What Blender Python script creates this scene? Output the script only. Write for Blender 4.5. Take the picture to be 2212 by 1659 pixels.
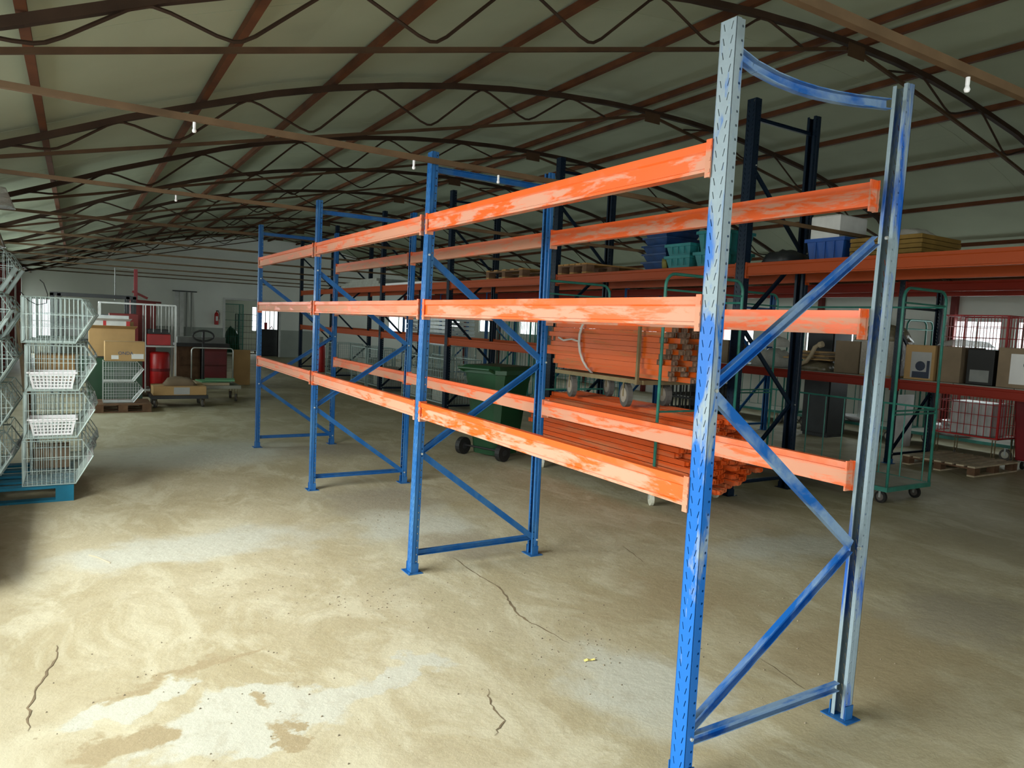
import bpy, math, random
from mathutils import Vector, Matrix
random.seed(7)
for o in list(bpy.data.objects): bpy.data.objects.remove(o)
SC = bpy.context.scene
COL = SC.collection
# ------------------------------------------------------------------ camera
FPX, PW, PH = 1541.3165, 2212.0, 1659.0
CP = Vector((-2.0501, -1.91455, 1.76815))
RV = Vector((0.85336643, -0.5191709, 0.0471944)).normalized()
UV = Vector((0.00232858, 0.09432537, 0.9955387)).normalized()
FV = Vector((0.52130635, 0.84944941, -0.08170303)).normalized()
cam = bpy.data.cameras.new('camera'); cam.sensor_width = 36; cam.lens = FPX*36/PW
cam.clip_start = .05; cam.clip_end = 200
co = bpy.data.objects.new('camera', cam); COL.objects.link(co)
M = Matrix((( RV.x, UV.x, -FV.x), (RV.y, UV.y, -FV.y), (RV.z, UV.z, -FV.z))).to_4x4()
M.translation = CP; co.matrix_world = M
SC.camera = co
# ------------------------------------------------------------------ world and light
w = bpy.data.worlds.new('overcast_sky'); SC.world = w; w.use_nodes = True
w.node_tree.nodes['Background'].inputs[0].default_value = (.93, .97, 1, 1)
w.node_tree.nodes['Background'].inputs[1].default_value = 2.4
SC.view_settings.view_transform = 'Standard'
SC.view_settings.look = 'None'
SC.view_settings.gamma = 1
SC.view_settings.use_curve_mapping = False
SC.view_settings.exposure = 0.15
def area(name, loc, direc, sx, sy, power, col=(1, .97, .9)):
    l = bpy.data.lights.new(name, 'AREA'); l.shape = 'RECTANGLE'; l.size = sx; l.size_y = sy
    l.energy = power; l.color = col
    o = bpy.data.objects.new(name, l); COL.objects.link(o); o.location = loc
    o.rotation_euler = Vector(direc).to_track_quat('-Z', 'Y').to_euler()
    return o
area('daylight_near_left_opening', (-6.2, 2.5, 3.0), (1, .10, -.45), 6.0, 2.2, 1150, (.97, 1, .94))
area('daylight_near_doorway', (-.9, -8.0, 2.2), (.05, 1, -.16), 6.0, 3.0, 330, (.95, 1, .97))
area('daylight_right_windows', (12.8, 14, 1.9), (-1, 0, -.1), 26, .9, 640, (.91, .98, 1))
area('daylight_far_left_window', (-3.1, 28.75, 1.3), (.1, -1, -.1), .8, 1.4, 60, (.93, .97, 1))
area('daylight_store_window', (5.6, 33.6, 1.5), (0, -1, -.1), 1.4, 1.0, 60, (.93, .97, 1))
area('daylight_left_windows', (-4.1, 14.5, 1.9), (1, 0, -.1), 14, .9, 640, (.93, 1, .98))

# ------------------------------------------------------------------ pixel helper: point of the photograph's ray on the plane axis = val
def P(px, py, ax, val):
    d = FV + RV*((px-PW/2)/FPX) - UV*((py-PH/2)/FPX)
    return CP + d*((val-CP[ax])/d[ax])
# ------------------------------------------------------------------ mesh helpers
class MB:
    def __init__(s): s.v = []; s.f = []
    def add(s, vs, fs):
        n = len(s.v); s.v += [tuple(q) for q in vs]; s.f += [tuple(i+n for i in f) for f in fs]; return s
    def box(s, x0, x1, y0, y1, z0, z1):
        return s.add([(x0,y0,z0),(x1,y0,z0),(x1,y1,z0),(x0,y1,z0),(x0,y0,z1),(x1,y0,z1),(x1,y1,z1),(x0,y1,z1)],
            [(3,2,1,0),(4,5,6,7),(0,1,5,4),(1,2,6,5),(2,3,7,6),(3,0,4,7)])
    def frame(s, p, q, up=(0,0,1)):
        d = (Vector(q)-Vector(p)).normalized(); u = Vector(up)
        if abs(d.dot(u)) > .98: u = Vector((0,1,0)) if abs(d.y) < .9 else Vector((1,0,0))
        a = d.cross(u).normalized(); b = a.cross(d).normalized(); return a, b
    def bar(s, p, q, w, h=None, up=(0,0,1)):
        h = h or w; a, b = s.frame(p, q, up); a = a*w/2; b = b*h/2; p = Vector(p); q = Vector(q)
        return s.add([p-a-b,p+a-b,p+a+b,p-a+b,q-a-b,q+a-b,q+a+b,q-a+b],
            [(3,2,1,0),(4,5,6,7),(0,1,5,4),(1,2,6,5),(2,3,7,6),(3,0,4,7)])
    def channel(s, p, q, w, d, t=.004, up=(0,0,1)):     # C channel: web w wide, flanges d deep
        a, b = s.frame(p, q, up); p = Vector(p); q = Vector(q)
        pr = [(-d/2,-w/2),(d/2,-w/2),(d/2,-w/2+t),(-d/2+t,-w/2+t),(-d/2+t,w/2-t),(d/2,w/2-t),(d/2,w/2),(-d/2,w/2)]
        return s.sweep(pr, p, q, a, b)
    def sweep(s, pr, p, q, a, b):
        n = len(pr); vs = [Vector(p)+a*x+b*y for x, y in pr]+[Vector(q)+a*x+b*y for x, y in pr]
        fs = [(i,(i+1)%n,n+(i+1)%n,n+i) for i in range(n)]+[tuple(range(n))[::-1], tuple(range(n,2*n))]
        return s.add(vs, fs)
    def tube(s, pts, r, n=6, closed=False):
        pts = [Vector(p) for p in pts]; rings = []; m = len(pts)
        for i, p in enumerate(pts):
            if closed: d = pts[(i+1) % m]-pts[i-1]
            else: d = pts[min(i+1,m-1)]-pts[max(i-1,0)]
            if d.length < 1e-6: d = Vector((0,0,1))
            d.normalize()
            if i == 0: a, b = s.frame((0,0,0), d)
            else: a = (a-d*a.dot(d)).normalized(); b = a.cross(d).normalized()
            rings.append([p+a*r*math.cos(2*math.pi*k/n)+b*r*math.sin(2*math.pi*k/n) for k in range(n)])
        vs = [v for g in rings for v in g]; fs = []
        for i in range(m if closed else m-1):
            j = (i+1) % m
            for k in range(n): fs.append((i*n+k, i*n+(k+1)%n, j*n+(k+1)%n, j*n+k))
        if not closed: fs += [tuple(range(n))[::-1], tuple(range((m-1)*n, m*n))]
        return s.add(vs, fs)
    def cyl(s, p, q, r, n=12, r2=None):
        a, b = s.frame(p, q); p = Vector(p); q = Vector(q); r2 = r if r2 is None else r2
        vs = [p+(a*math.cos(2*math.pi*k/n)+b*math.sin(2*math.pi*k/n))*r for k in range(n)]
        vs += [q+(a*math.cos(2*math.pi*k/n)+b*math.sin(2*math.pi*k/n))*r2 for k in range(n)]
        return s.add(vs, [(k,(k+1)%n,n+(k+1)%n,n+k) for k in range(n)]+[tuple(range(n))[::-1], tuple(range(n,2*n))])
    def lathe(s, prof, n=16, c=(0,0,0)):
        vs = [(c[0]+r*math.cos(2*math.pi*k/n), c[1]+r*math.sin(2*math.pi*k/n), c[2]+z) for r, z in prof for k in range(n)]
        fs = [(i*n+k, i*n+(k+1)%n, (i+1)*n+(k+1)%n, (i+1)*n+k) for i in range(len(prof)-1) for k in range(n)]
        return s.add(vs, fs)
    def mesh(s, name, mat, bevel=0, smooth=False):
        me = bpy.data.meshes.new(name); me.from_pydata(s.v, [], s.f); me.update()
        if mat: me.materials.append(mat)
        if smooth:
            for p in me.polygons: p.use_smooth = True
        return me
    def build(s, name, mat, parent=None, bevel=0, smooth=False, solid=0):
        o = bpy.data.objects.new(name, s.mesh(name, mat, smooth=smooth)); COL.objects.link(o)
        if parent: o.parent = parent
        if solid:
            m = o.modifiers.new('s', 'SOLIDIFY'); m.thickness = solid; m.offset = -1
        if bevel:
            m = o.modifiers.new('b', 'BEVEL'); m.width = bevel; m.segments = 2; m.limit_method = 'ANGLE'
        return o
def tag(o, label=None, cat=None, group=None, kind=None):
    if label: o['label'] = label
    if cat: o['category'] = cat
    if group: o['group'] = group
    if kind or (cat and 'kind' not in o): o['kind'] = kind or 'thing'
    return o
def thing(name, loc, label, cat, group=None, rz=0):
    o = bpy.data.objects.new(name, None); o.empty_display_size = .1; COL.objects.link(o)
    o.location = loc; o.rotation_euler = (0, 0, rz); return tag(o, label, cat, group)
def inst(src, name, parent=None, loc=(0,0,0), rot=(0,0,0)):
    o = src.copy(); o.name = name; COL.objects.link(o); o.parent = parent; o.location = loc; o.rotation_euler = rot
    return o
KIDS = {}
def copy_tree(o, parent=None):
    c = o.copy(); COL.objects.link(c); c.parent = parent
    for ch in [k for k in bpy.data.objects if k.parent == o]: copy_tree(ch, c)
    return c
def dup(o, loc, label, rz=None, group=None):
    c = copy_tree(o); c.location = loc
    if rz is not None: c.rotation_euler = (0, 0, rz)
    tag(c, label, None, group); return c
# ------------------------------------------------------------------ materials
def new_mat(name):
    m = bpy.data.materials.new(name); m.use_nodes = True; nt = m.node_tree
    return m, nt, nt.nodes['Principled BSDF']
def N(nt, t, **kw):
    n = nt.nodes.new(t)
    for k, v in kw.items():
        if k in n.inputs: n.inputs[k].default_value = v
        else: setattr(n, k, v)
    return n
def plain(name, col, rough=.6, metal=0, var=.12, scale=6, bump=0.0):
    m, nt, b = new_mat(name); b.inputs['Roughness'].default_value = rough; b.inputs['Metallic'].default_value = metal
    if rough >= .7: b.inputs['Specular IOR Level'].default_value = .2
    tc = N(nt, 'ShaderNodeTexCoord'); no = N(nt, 'ShaderNodeTexNoise', Scale=scale, Detail=4.0)
    nt.links.new(tc.outputs['Object'], no.inputs['Vector'])
    r = N(nt, 'ShaderNodeValToRGB'); r.color_ramp.elements[0].position = .3; r.color_ramp.elements[1].position = .7
    r.color_ramp.elements[0].color = tuple(c*(1-var) for c in col)+(1,)
    r.color_ramp.elements[1].color = tuple(min(1, c*(1+var)) for c in col)+(1,)
    nt.links.new(no.outputs['Fac'], r.inputs['Fac']); nt.links.new(r.outputs['Color'], b.inputs['Base Color'])
    if bump:
        bp = N(nt, 'ShaderNodeBump', Strength=bump, Distance=.02); nt.links.new(no.outputs['Fac'], bp.inputs['Height']); nt.links.new(bp.outputs['Normal'], b.inputs['Normal'])
    return m
def dusty(name, paint, dust, thr, soft=.06, scale=(5, 1.6, 5), rough=.45, z_bias=0.0):
    """painted steel with wiped dust: streaky world-space noise chooses paint or dust"""
    m, nt, b = new_mat(name); b.inputs['Specular IOR Level'].default_value = .3
    g = N(nt, 'ShaderNodeNewGeometry'); mp = N(nt, 'ShaderNodeMapping'); mp.inputs['Scale'].default_value = scale
    nt.links.new(g.outputs['Position'], mp.inputs['Vector'])
    n1 = N(nt, 'ShaderNodeTexNoise', Scale=1.0, Detail=6.0, Roughness=.62, Distortion=.5); nt.links.new(mp.outputs[0], n1.inputs['Vector'])
    src = n1.outputs['Fac']
    if z_bias:
        sp = N(nt, 'ShaderNodeSeparateXYZ'); nt.links.new(g.outputs['Position'], sp.inputs[0])
        ma = N(nt, 'ShaderNodeMath', operation='MULTIPLY_ADD'); ma.inputs[1].default_value = z_bias
        nt.links.new(sp.outputs['Z'], ma.inputs[0]); nt.links.new(src, ma.inputs[2]); src = ma.outputs[0]
    mr = N(nt, 'ShaderNodeMapRange'); mr.inputs['From Min'].default_value = thr-soft; mr.inputs['From Max'].default_value = thr+soft
    nt.links.new(src, mr.inputs['Value'])
    n2 = N(nt, 'ShaderNodeTexNoise', Scale=60.0, Detail=3.0); nt.links.new(g.outputs['Position'], n2.inputs['Vector'])
    mx0 = N(nt, 'ShaderNodeMix', data_type='RGBA'); mx0.inputs[6].default_value = tuple(c*.82 for c in dust)+(1,); mx0.inputs[7].default_value = dust+(1,)
    nt.links.new(n2.outputs['Fac'], mx0.inputs[0])
    mx = N(nt, 'ShaderNodeMix', data_type='RGBA'); mx.inputs[6].default_value = paint+(1,)
    nt.links.new(mr.outputs[0], mx.inputs[0]); nt.links.new(mx0.outputs[2], mx.inputs[7]); nt.links.new(mx.outputs[2], b.inputs['Base Color'])
    rr = N(nt, 'ShaderNodeMapRange'); rr.inputs['To Min'].default_value = rough; rr.inputs['To Max'].default_value = .85
    nt.links.new(mr.outputs[0], rr.inputs['Value']); nt.links.new(rr.outputs[0], b.inputs['Roughness'])
    return m
MT = {}
MT['blue'] = dusty('blue_paint', (.008, .092, .30), (.05, .16, .31), .60, .16, (9, 9, 2.5), .33)
MT['blue_dusty'] = dusty('dust_covered_blue_paint', (.008, .125, .46), (.29, .365, .41), .655, .05, (11, 11, 2.4), .4, .085)
MT['blue_grey'] = dusty('heavily_dusted_blue_paint', (.010, .10, .45), (.25, .33, .38), .43, .06, (12, 12, 1.8), .4)
MT['blue_brace_dusty'] = dusty('dusty_blue_brace_paint', (.008, .11, .42), (.21, .33, .50), .50, .08, (3, 9, 3), .4)
def beam_paint(name, paint, dust, thr, amt):
    """orange beam: clean top strip, dust lying streaked in the recessed lower face (object space)"""
    m, nt, b = new_mat(name); L = nt.links.new
    tc = N(nt, 'ShaderNodeTexCoord'); g = N(nt, 'ShaderNodeNewGeometry'); sp = N(nt, 'ShaderNodeSeparateXYZ'); L(tc.outputs['Object'], sp.inputs[0])
    mp = N(nt, 'ShaderNodeMapping'); mp.inputs['Scale'].default_value = (8, 3.0, 16); mp.inputs['Rotation'].default_value = (.5, 0, 0); L(g.outputs['Position'], mp.inputs[0])
    n1 = N(nt, 'ShaderNodeTexNoise', Scale=1.0, Detail=7.0, Roughness=.66, Distortion=.35); L(mp.outputs[0], n1.inputs['Vector'])
    r = N(nt, 'ShaderNodeMapRange'); r.inputs['From Min'].default_value = thr-.045; r.inputs['From Max'].default_value = thr+.045; L(n1.outputs['Fac'], r.inputs['Value'])
    z = N(nt, 'ShaderNodeMapRange'); z.inputs['From Min'].default_value = -.028; z.inputs['From Max'].default_value = -.042; L(sp.outputs['Z'], z.inputs['Value'])
    n2 = N(nt, 'ShaderNodeTexNoise', Scale=3.0, Detail=4.0); L(g.outputs['Position'], n2.inputs['Vector'])
    r2 = N(nt, 'ShaderNodeMapRange'); r2.inputs['From Min'].default_value = .5; r2.inputs['From Max'].default_value = .62; r2.inputs['To Max'].default_value = .55; L(n2.outputs['Fac'], r2.inputs['Value'])
    mxz = N(nt, 'ShaderNodeMath', operation='MAXIMUM'); L(z.outputs[0], mxz.inputs[0]); L(r2.outputs[0], mxz.inputs[1])
    mu = N(nt, 'ShaderNodeMath', operation='MULTIPLY'); L(r.outputs[0], mu.inputs[0]); L(mxz.outputs[0], mu.inputs[1])
    mu2 = N(nt, 'ShaderNodeMath', operation='MULTIPLY'); mu2.inputs[1].default_value = amt; L(mu.outputs[0], mu2.inputs[0])
    mx = N(nt, 'ShaderNodeMix', data_type='RGBA'); mx.inputs[6].default_value = paint+(1,); mx.inputs[7].default_value = dust+(1,); L(mu2.outputs[0], mx.inputs[0]); L(mx.outputs[2], b.inputs['Base Color'])
    rr = N(nt, 'ShaderNodeMapRange'); rr.inputs['To Min'].default_value = .38; rr.inputs['To Max'].default_value = .85; L(mu2.outputs[0], rr.inputs['Value']); L(rr.outputs[0], b.inputs['Roughness']); return m
MT['orange'] = beam_paint('bright_orange_paint', (.74, .105, .010), (.53, .29, .20), .50, .85)
MT['orange_dusty'] = beam_paint('dust_streaked_orange_paint', (.68, .115, .025), (.50, .255, .165), .44, .88)
MT['navy'] = dusty('navy_paint', (.004, .013, .030), (.02, .035, .05), .68, .08, (5, 5, 2), .4)
MT['orange_old'] = dusty('dull_orange_paint', (.34, .052, .006), (.27, .085, .02), .72, .1, (5, 2, 9), .55)
MT['red_beam'] = dusty('red_orange_paint', (.27, .017, .004), (.22, .04, .015), .72, .1, (5, 2, 9), .55)
MT['rust'] = plain('red_oxide_steel', (.092, .032, .012), .75, 0, .35, 3)
MT['rust_dark'] = plain('dark_oxide_steel', (.034, .019, .011), .8, 0, .35, 3)
MT['chord'] = plain('brown_chord_steel', (.060, .033, .016), .8, 0, .35, 3)
MT['tie'] = plain('brown_oxide_pipe', (.115, .072, .038), .7, 0, .3, 4)
MT['ceiling'] = plain('grey_ceiling_sheet', (.335, .375, .275), .9, 0, .07, 1.2)
MT['wall'] = plain('white_plaster', (.74, .76, .72), .9, 0, .06, .8)
MT['dado'] = plain('grey_dado_paint', (.34, .37, .34), .8, 0, .08, 1.5)
MT['chrome'] = plain('zinc_plated_wire', (.62, .66, .65), .38, .7, .1, 10)
MT['wire'] = plain('coated_wire', (.40, .50, .48), .4, .4, .1, 10)
MT['white_plastic'] = plain('white_plastic', (.8, .8, .82), .4, 0, .03)
MT['green'] = plain('sea_green_paint', (.035, .21, .165), .45, 0, .25, 7)
MT['green_bin'] = plain('dark_green_plastic', (.008, .055, .020), .42, 0, .2, 3)
MT['black'] = plain('black_rubber', (.012, .012, .012), .6)
MT['grey_rubber'] = plain('grey_rubber', (.12, .11, .10), .7)
MT['grey_hub'] = plain('dusty_grey_hub', (.32, .28, .23), .7)
MT['cream'] = plain('cream_nylon', (.62, .62, .52), .5)
MT['wood'] = plain('pale_pallet_wood', (.52, .44, .31), .8, 0, .25, 7)
MT['wood_dark'] = plain('dark_pallet_wood', (.15, .085, .05), .85, 0, .3, 7)
MT['wood_warm'] = plain('amber_pallet_wood', (.36, .20, .07), .8, 0, .25, 7)
MT['deck'] = plain('grey_deck_board', (.33, .33, .28), .8, 0, .15, 3)
MT['tan'] = plain('tan_painted_steel', (.22, .17, .09), .7, 0, .2, 5)
MT['card'] = plain('brown_cardboard', (.46, .29, .13), .85, 0, .08, 4)
MT['card_grey'] = plain('dull_cardboard', (.24, .18, .12), .85, 0, .12, 4)
MT['label'] = plain('white_paper', (.75, .75, .74), .7, 0, .03)
MT['grey_paper'] = plain('grey_paper', (.42, .42, .41), .7, 0, .05)
MT['ink'] = plain('blue_ink', (.03, .09, .2), .7)
MT['ink_dark'] = plain('dark_ink', (.05, .06, .09), .7)
MT['red'] = plain('red_paint', (.42, .008, .008), .4, 0, .15, 5)
MT['dark_red'] = plain('dark_red_plastic', (.20, .008, .012), .4, 0, .15, 3)
MT['maroon'] = plain('maroon_oxide', (.17, .018, .015), .6, 0, .2, 3)
MT['blue_plastic'] = plain('blue_plastic', (.006, .06, .27), .45)
MT['deep_blue'] = plain('deep_blue_plastic', (.006, .035, .12), .5, 0, .3, 9)
MT['teal'] = plain('teal_plastic', (.012, .16, .17), .5, 0, .2, 5)
MT['olive'] = plain('olive_plastic', (.17, .15, .03), .6)
MT['yellow'] = plain('yellow_plywood', (.17, .105, .025), .7, 0, .2, 9)
MT['teal_wood'] = plain('blue_painted_pallet_wood', (.008, .11, .18), .7, 0, .2, 6)
MT['dark'] = plain('dark_steel', (.02, .022, .024), .5, 0, .3, 4)
MT['mid_grey'] = plain('mid_grey_paint', (.22, .23, .22), .6)
MT['light_grey'] = plain('light_grey_paint', (.55, .56, .55), .5)
MT['sheet_grey'] = plain('grey_board', (.33, .33, .29), .8)
MT['alu'] = plain('aluminium_tray', (.62, .66, .66), .3, .8, .12, 8)
MT['strap'] = plain('white_strap', (.62, .58, .54), .6)
MT['sheet_green'] = plain('mint_green_sheet', (.16, .42, .22), .6)
MT['sand'] = plain('sand_cardboard', (.50, .40, .27), .8)
MT['end_brown'] = plain('dusty_brown_steel', (.20, .125, .085), .75, 0, .4, 9)
MT['crack'] = plain('crack_dirt', (.17, .13, .08), .95, 0, .3, 9)
MT['crumb'] = plain('loose_grit', (.20, .17, .12), .95, 0, .4, 30)
def wrap_mat():
    m, nt, b = new_mat('clear_plastic_wrap'); b.inputs['Base Color'].default_value = (.62, .6, .55, 1); b.inputs['Roughness'].default_value = .22
    b.inputs['Alpha'].default_value = .62
    no = N(nt, 'ShaderNodeTexNoise', Scale=14.0, Detail=4.0, Distortion=1.5); bp = N(nt, 'ShaderNodeBump', Strength=.9, Distance=.03)
    nt.links.new(no.outputs['Fac'], bp.inputs['Height']); nt.links.new(bp.outputs['Normal'], b.inputs['Normal']); return m
MT['wrap'] = wrap_mat()
MT['brown_wrap'] = plain('brown_film', (.20, .17, .11), .28, 0, .3, 8, .9)
def glass_mat():
    m, nt, b = new_mat('window_glass'); out = nt.nodes['Material Output']
    t = N(nt, 'ShaderNodeBsdfTransparent'); t.inputs[0].default_value = (.93, .96, .95, 1)
    g = N(nt, 'ShaderNodeBsdfGlossy'); g.inputs['Roughness'].default_value = .05
    mx = N(nt, 'ShaderNodeMixShader'); mx.inputs[0].default_value = .06
    nt.links.new(t.outputs[0], mx.inputs[1]); nt.links.new(g.outputs[0], mx.inputs[2]); nt.links.new(mx.outputs[0], out.inputs[0]); return m
MT['glass'] = glass_mat()
def floor_mat():
    m, nt, b = new_mat('worn_dusty_concrete'); L = nt.links.new
    g = N(nt, 'ShaderNodeNewGeometry')
    def noise(sc, det=6., rough=.6, dist=0., vec=None, stretch=None):
        n = N(nt, 'ShaderNodeTexNoise', Scale=sc, Detail=det, Roughness=rough, Distortion=dist)
        src = vec or g.outputs['Position']
        if stretch:
            mp = N(nt, 'ShaderNodeMapping'); mp.inputs['Scale'].default_value = stretch; mp.inputs['Rotation'].default_value = (0, 0, .5); L(src, mp.inputs[0]); src = mp.outputs[0]
        L(src, n.inputs['Vector']); return n.outputs['Fac']
    def ramp(f, a, b_):
        r = N(nt, 'ShaderNodeMapRange'); r.interpolation_type = 'SMOOTHSTEP'
        r.inputs['From Min'].default_value = a; r.inputs['From Max'].default_value = b_; L(f, r.inputs['Value']); return r.outputs[0]
    def mix(fac, a, c, blend='MIX'):
        x = N(nt, 'ShaderNodeMix', data_type='RGBA', blend_type=blend)
        L(fac, x.inputs[0]) if not isinstance(fac, float) else setattr(x.inputs[0], 'default_value', fac)
        for i, q in ((6, a), (7, c)):
            if isinstance(q, tuple): x.inputs[i].default_value = q+(1,)
            else: L(q, x.inputs[i])
        return x.outputs[2]
    base = mix(ramp(noise(.9, 8., .65, .4), .35, .68), (.365, .315, .195), (.445, .40, .275))
    base = mix(ramp(noise(2.2, 8., .7, .8, stretch=(1, .55, 1)), .46, .62), base, (.49, .455, .325))
    # pale bare concrete patches, each with its own place and a ragged rim
    dn = N(nt, 'ShaderNodeTexNoise', Scale=2.2, Detail=6.0, Roughness=.6); L(g.outputs['Position'], dn.inputs['Vector'])
    sub = N(nt, 'ShaderNodeVectorMath', operation='SUBTRACT'); sub.inputs[1].default_value = (.5, .5, .5); L(dn.outputs['Color'], sub.inputs[0])
    sc = N(nt, 'ShaderNodeVectorMath', operation='SCALE'); sc.inputs['Scale'].default_value = 1.1; L(sub.outputs[0], sc.inputs[0])
    ad = N(nt, 'ShaderNodeVectorMath', operation='ADD'); L(g.outputs['Position'], ad.inputs[0]); L(sc.outputs[0], ad.inputs[1])
    def blob(cx, cy, rx, ry, edge=.12, rot=0):
        mp = N(nt, 'ShaderNodeMapping'); mp.vector_type = 'TEXTURE'
        mp.inputs['Location'].default_value = (cx, cy, 0); mp.inputs['Scale'].default_value = (rx, ry, 1e6); mp.inputs['Rotation'].default_value = (0, 0, rot)
        L(ad.outputs[0], mp.inputs[0])
        ln = N(nt, 'ShaderNodeVectorMath', operation='LENGTH'); L(mp.outputs[0], ln.inputs[0])
        r = N(nt, 'ShaderNodeMapRange'); r.interpolation_type = 'SMOOTHSTEP'
        r.inputs['From Min'].default_value = 1+edge; r.inputs['From Max'].default_value = 1-edge; L(ln.outputs['Value'], r.inputs['Value']); return r.outputs[0]
    pale = (.485, .485, .405); pale2 = (.48, .505, .45)
    for c in PALE: base = mix(blob(*c), base, pale if c[4] > .15 else pale2)
    for c in DAMP: base = mix(blob(*c), base, (.335, .275, .165))
    for c in GREYP: base = mix(blob(*c), base, (.33, .295, .215))
    pit = ramp(noise(24., 5., .7), .63, .70)
    area_ = ramp(noise(1.1, 3.), .5, .62)
    mu = N(nt, 'ShaderNodeMath', operation='MULTIPLY'); L(pit, mu.inputs[0]); L(area_, mu.inputs[1])
    mu2 = N(nt, 'ShaderNodeMath', operation='MULTIPLY'); L(mu.outputs[0], mu2.inputs[0]); mu2.inputs[1].default_value = .65
    base = mix(mu2.outputs[0], base, (.20, .15, .085))
    base = mix(ramp(noise(70., 3., .6), .6, .8), base, (.50, .45, .34))
    base = mix(ramp(noise(5.5, 6., .75, .6), .52, .66), base, mix(.22, base, (.24, .19, .11)))
    L(base, b.inputs['Base Color']); b.inputs['Roughness'].default_value = .62
    b.inputs['Specular IOR Level'].default_value = .35
    bp = N(nt, 'ShaderNodeBump', Strength=.35, Distance=.02); L(noise(9., 8., .7), bp.inputs['Height']); L(bp.outputs['Normal'], b.inputs['Normal'])
    return m
def fp(px, py): q = P(px, py, 2, 0); return q.x, q.y
def bl(px, py, rx, ry, e=.12, rot=0): x, y = fp(px, py); return (x, y, rx, ry, e, rot)
PALE = [bl(560, 1540, .50, .20, .16, .2), bl(860, 1450, .34, .13, .16, .3), bl(300, 1500, .22, .12, .16), bl(420, 1180, .9, .3, .5), bl(900, 1130, .5, .6, .5),
        bl(1380, 1480, .3, .5, .5), bl(1700, 1180, .7, .35, .5), bl(430, 980, 1.2, .8, .5)]
DAMP = [bl(640, 1570, .07, .2, .2, .3), bl(420, 1430, .28, .07, .3, .2), bl(250, 1600, .18, .14, .2), bl(1450, 1290, .5, .5, .6), bl(1900, 1420, .7, .5, .6)]
GREYP = [bl(830, 1080, .55, .5, .6), bl(1000, 1180, .35, .35, .5), bl(2080, 1330, .5, .4, .5), bl(720, 970, .6, .6, .6)]
MT['floor'] = floor_mat()

# ------------------------------------------------------------------ setting
XL, XR, YN, YF, ZE = -3.65, 12.4, -6.0, 28.4, 2.80
fl = MB().box(XL-.2, XR+.2, YN-.2, YF+5.2, -.2, 0).build('floor', MT['floor']); tag(fl, kind='structure')
TOPL = [(-3.65,2.72),(-2.95,2.93),(-2.28,3.20),(-1.65,3.47),(-1.03,3.70),(-.4,3.93),(.2,4.11),(.9,4.28),(1.55,4.41),(2.25,4.52),(3.0,4.60),(3.7,4.65),(4.41,4.67)]
TOPR = [(4.41,4.67),(5.1,4.67),(5.75,4.64),(6.4,4.58),(7.05,4.50),(7.7,4.41),(8.35,4.27),(9.0,4.10),(9.65,3.90),(10.3,3.69),(10.95,3.46),(11.6,3.20),(12.4,2.90)]
def prof_z(x):
    pr = TOPL if x <= 4.41 else TOPR
    for (a, za), (b, zb) in zip(pr, pr[1:]):
        if a <= x <= b: return za+(zb-za)*(x-a)/(b-a)
    return pr[0][1] if x < 0 else pr[-1][1]
PH_ = .10   # sheets lie this far above the chord (on the purlins)
ceil = bpy.data.objects.new('ceiling', None); COL.objects.link(ceil); tag(ceil, kind='structure')
ys = [YN+1.16*i for i in range(31)]
for i, y in enumerate(ys[:-1]):
    for pr in (TOPL, TOPR):
        m = MB(); y1 = min(ys[i+1]+.03, YF+.1); dz = .0025*(i % 2); n = len(pr)
        vs = []
        for zz in (0, .02):
            for yy in (y, y1): vs += [(x, yy, z+PH_+dz+zz) for x, z in pr]
        fs = []
        for k in range(n-1): fs += [(k, k+1, n+k+1, n+k), (2*n+k, 3*n+k, 3*n+k+1, 2*n+k+1), (k, 2*n+k, 2*n+k+1, k+1), (n+k, n+k+1, 3*n+k+1, 3*n+k)]
        m.add(vs, fs).build('ceiling_sheet', MT['ceiling'], ceil)
def wall_x(name, x0, x1, y0, y1, z1, holes, mat, dado=None):
    """wall along Y with rectangular holes (ya,yb,za,zb)"""
    m = MB(); cuts = sorted({y0, y1} | {h[0] for h in holes} | {h[1] for h in holes})
    for a, b in zip(cuts, cuts[1:]):
        hs = sorted([h for h in holes if h[0] <= a+1e-6 and h[1] >= b-1e-6], key=lambda h: h[2]); z = 0
        for h in hs:
            if h[2] > z: m.box(x0, x1, a, b, z, h[2])
            z = h[3]
        m.box(x0, x1, a, b, z, z1)
    return tag(m.build(name, mat), kind='structure')
RWIN = [(3.2,4.4),(4.6,5.5),(7.5,8.75),(10.2,11.4),(13.3,14.6),(16.6,17.9),(19.9,21.3),(23.2,24.5),(26.3,27.6)]
wall_x('wall_right', XR, XR+.2, YN, YF, 3.1, [(a, b, 1.42, 2.30) for a, b in RWIN], MT['wall'])
LWIN = [(8.4,10.6),(11.3,13.5),(14.2,16.4),(17.1,19.3)]
wall_x('wall_left', XL-.2, XL, YN, YF, 2.85, [(-2.2, 4.4, .95, 2.65)]+[(a, b, 1.4, 2.35) for a, b in LWIN], MT['wall'])
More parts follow.
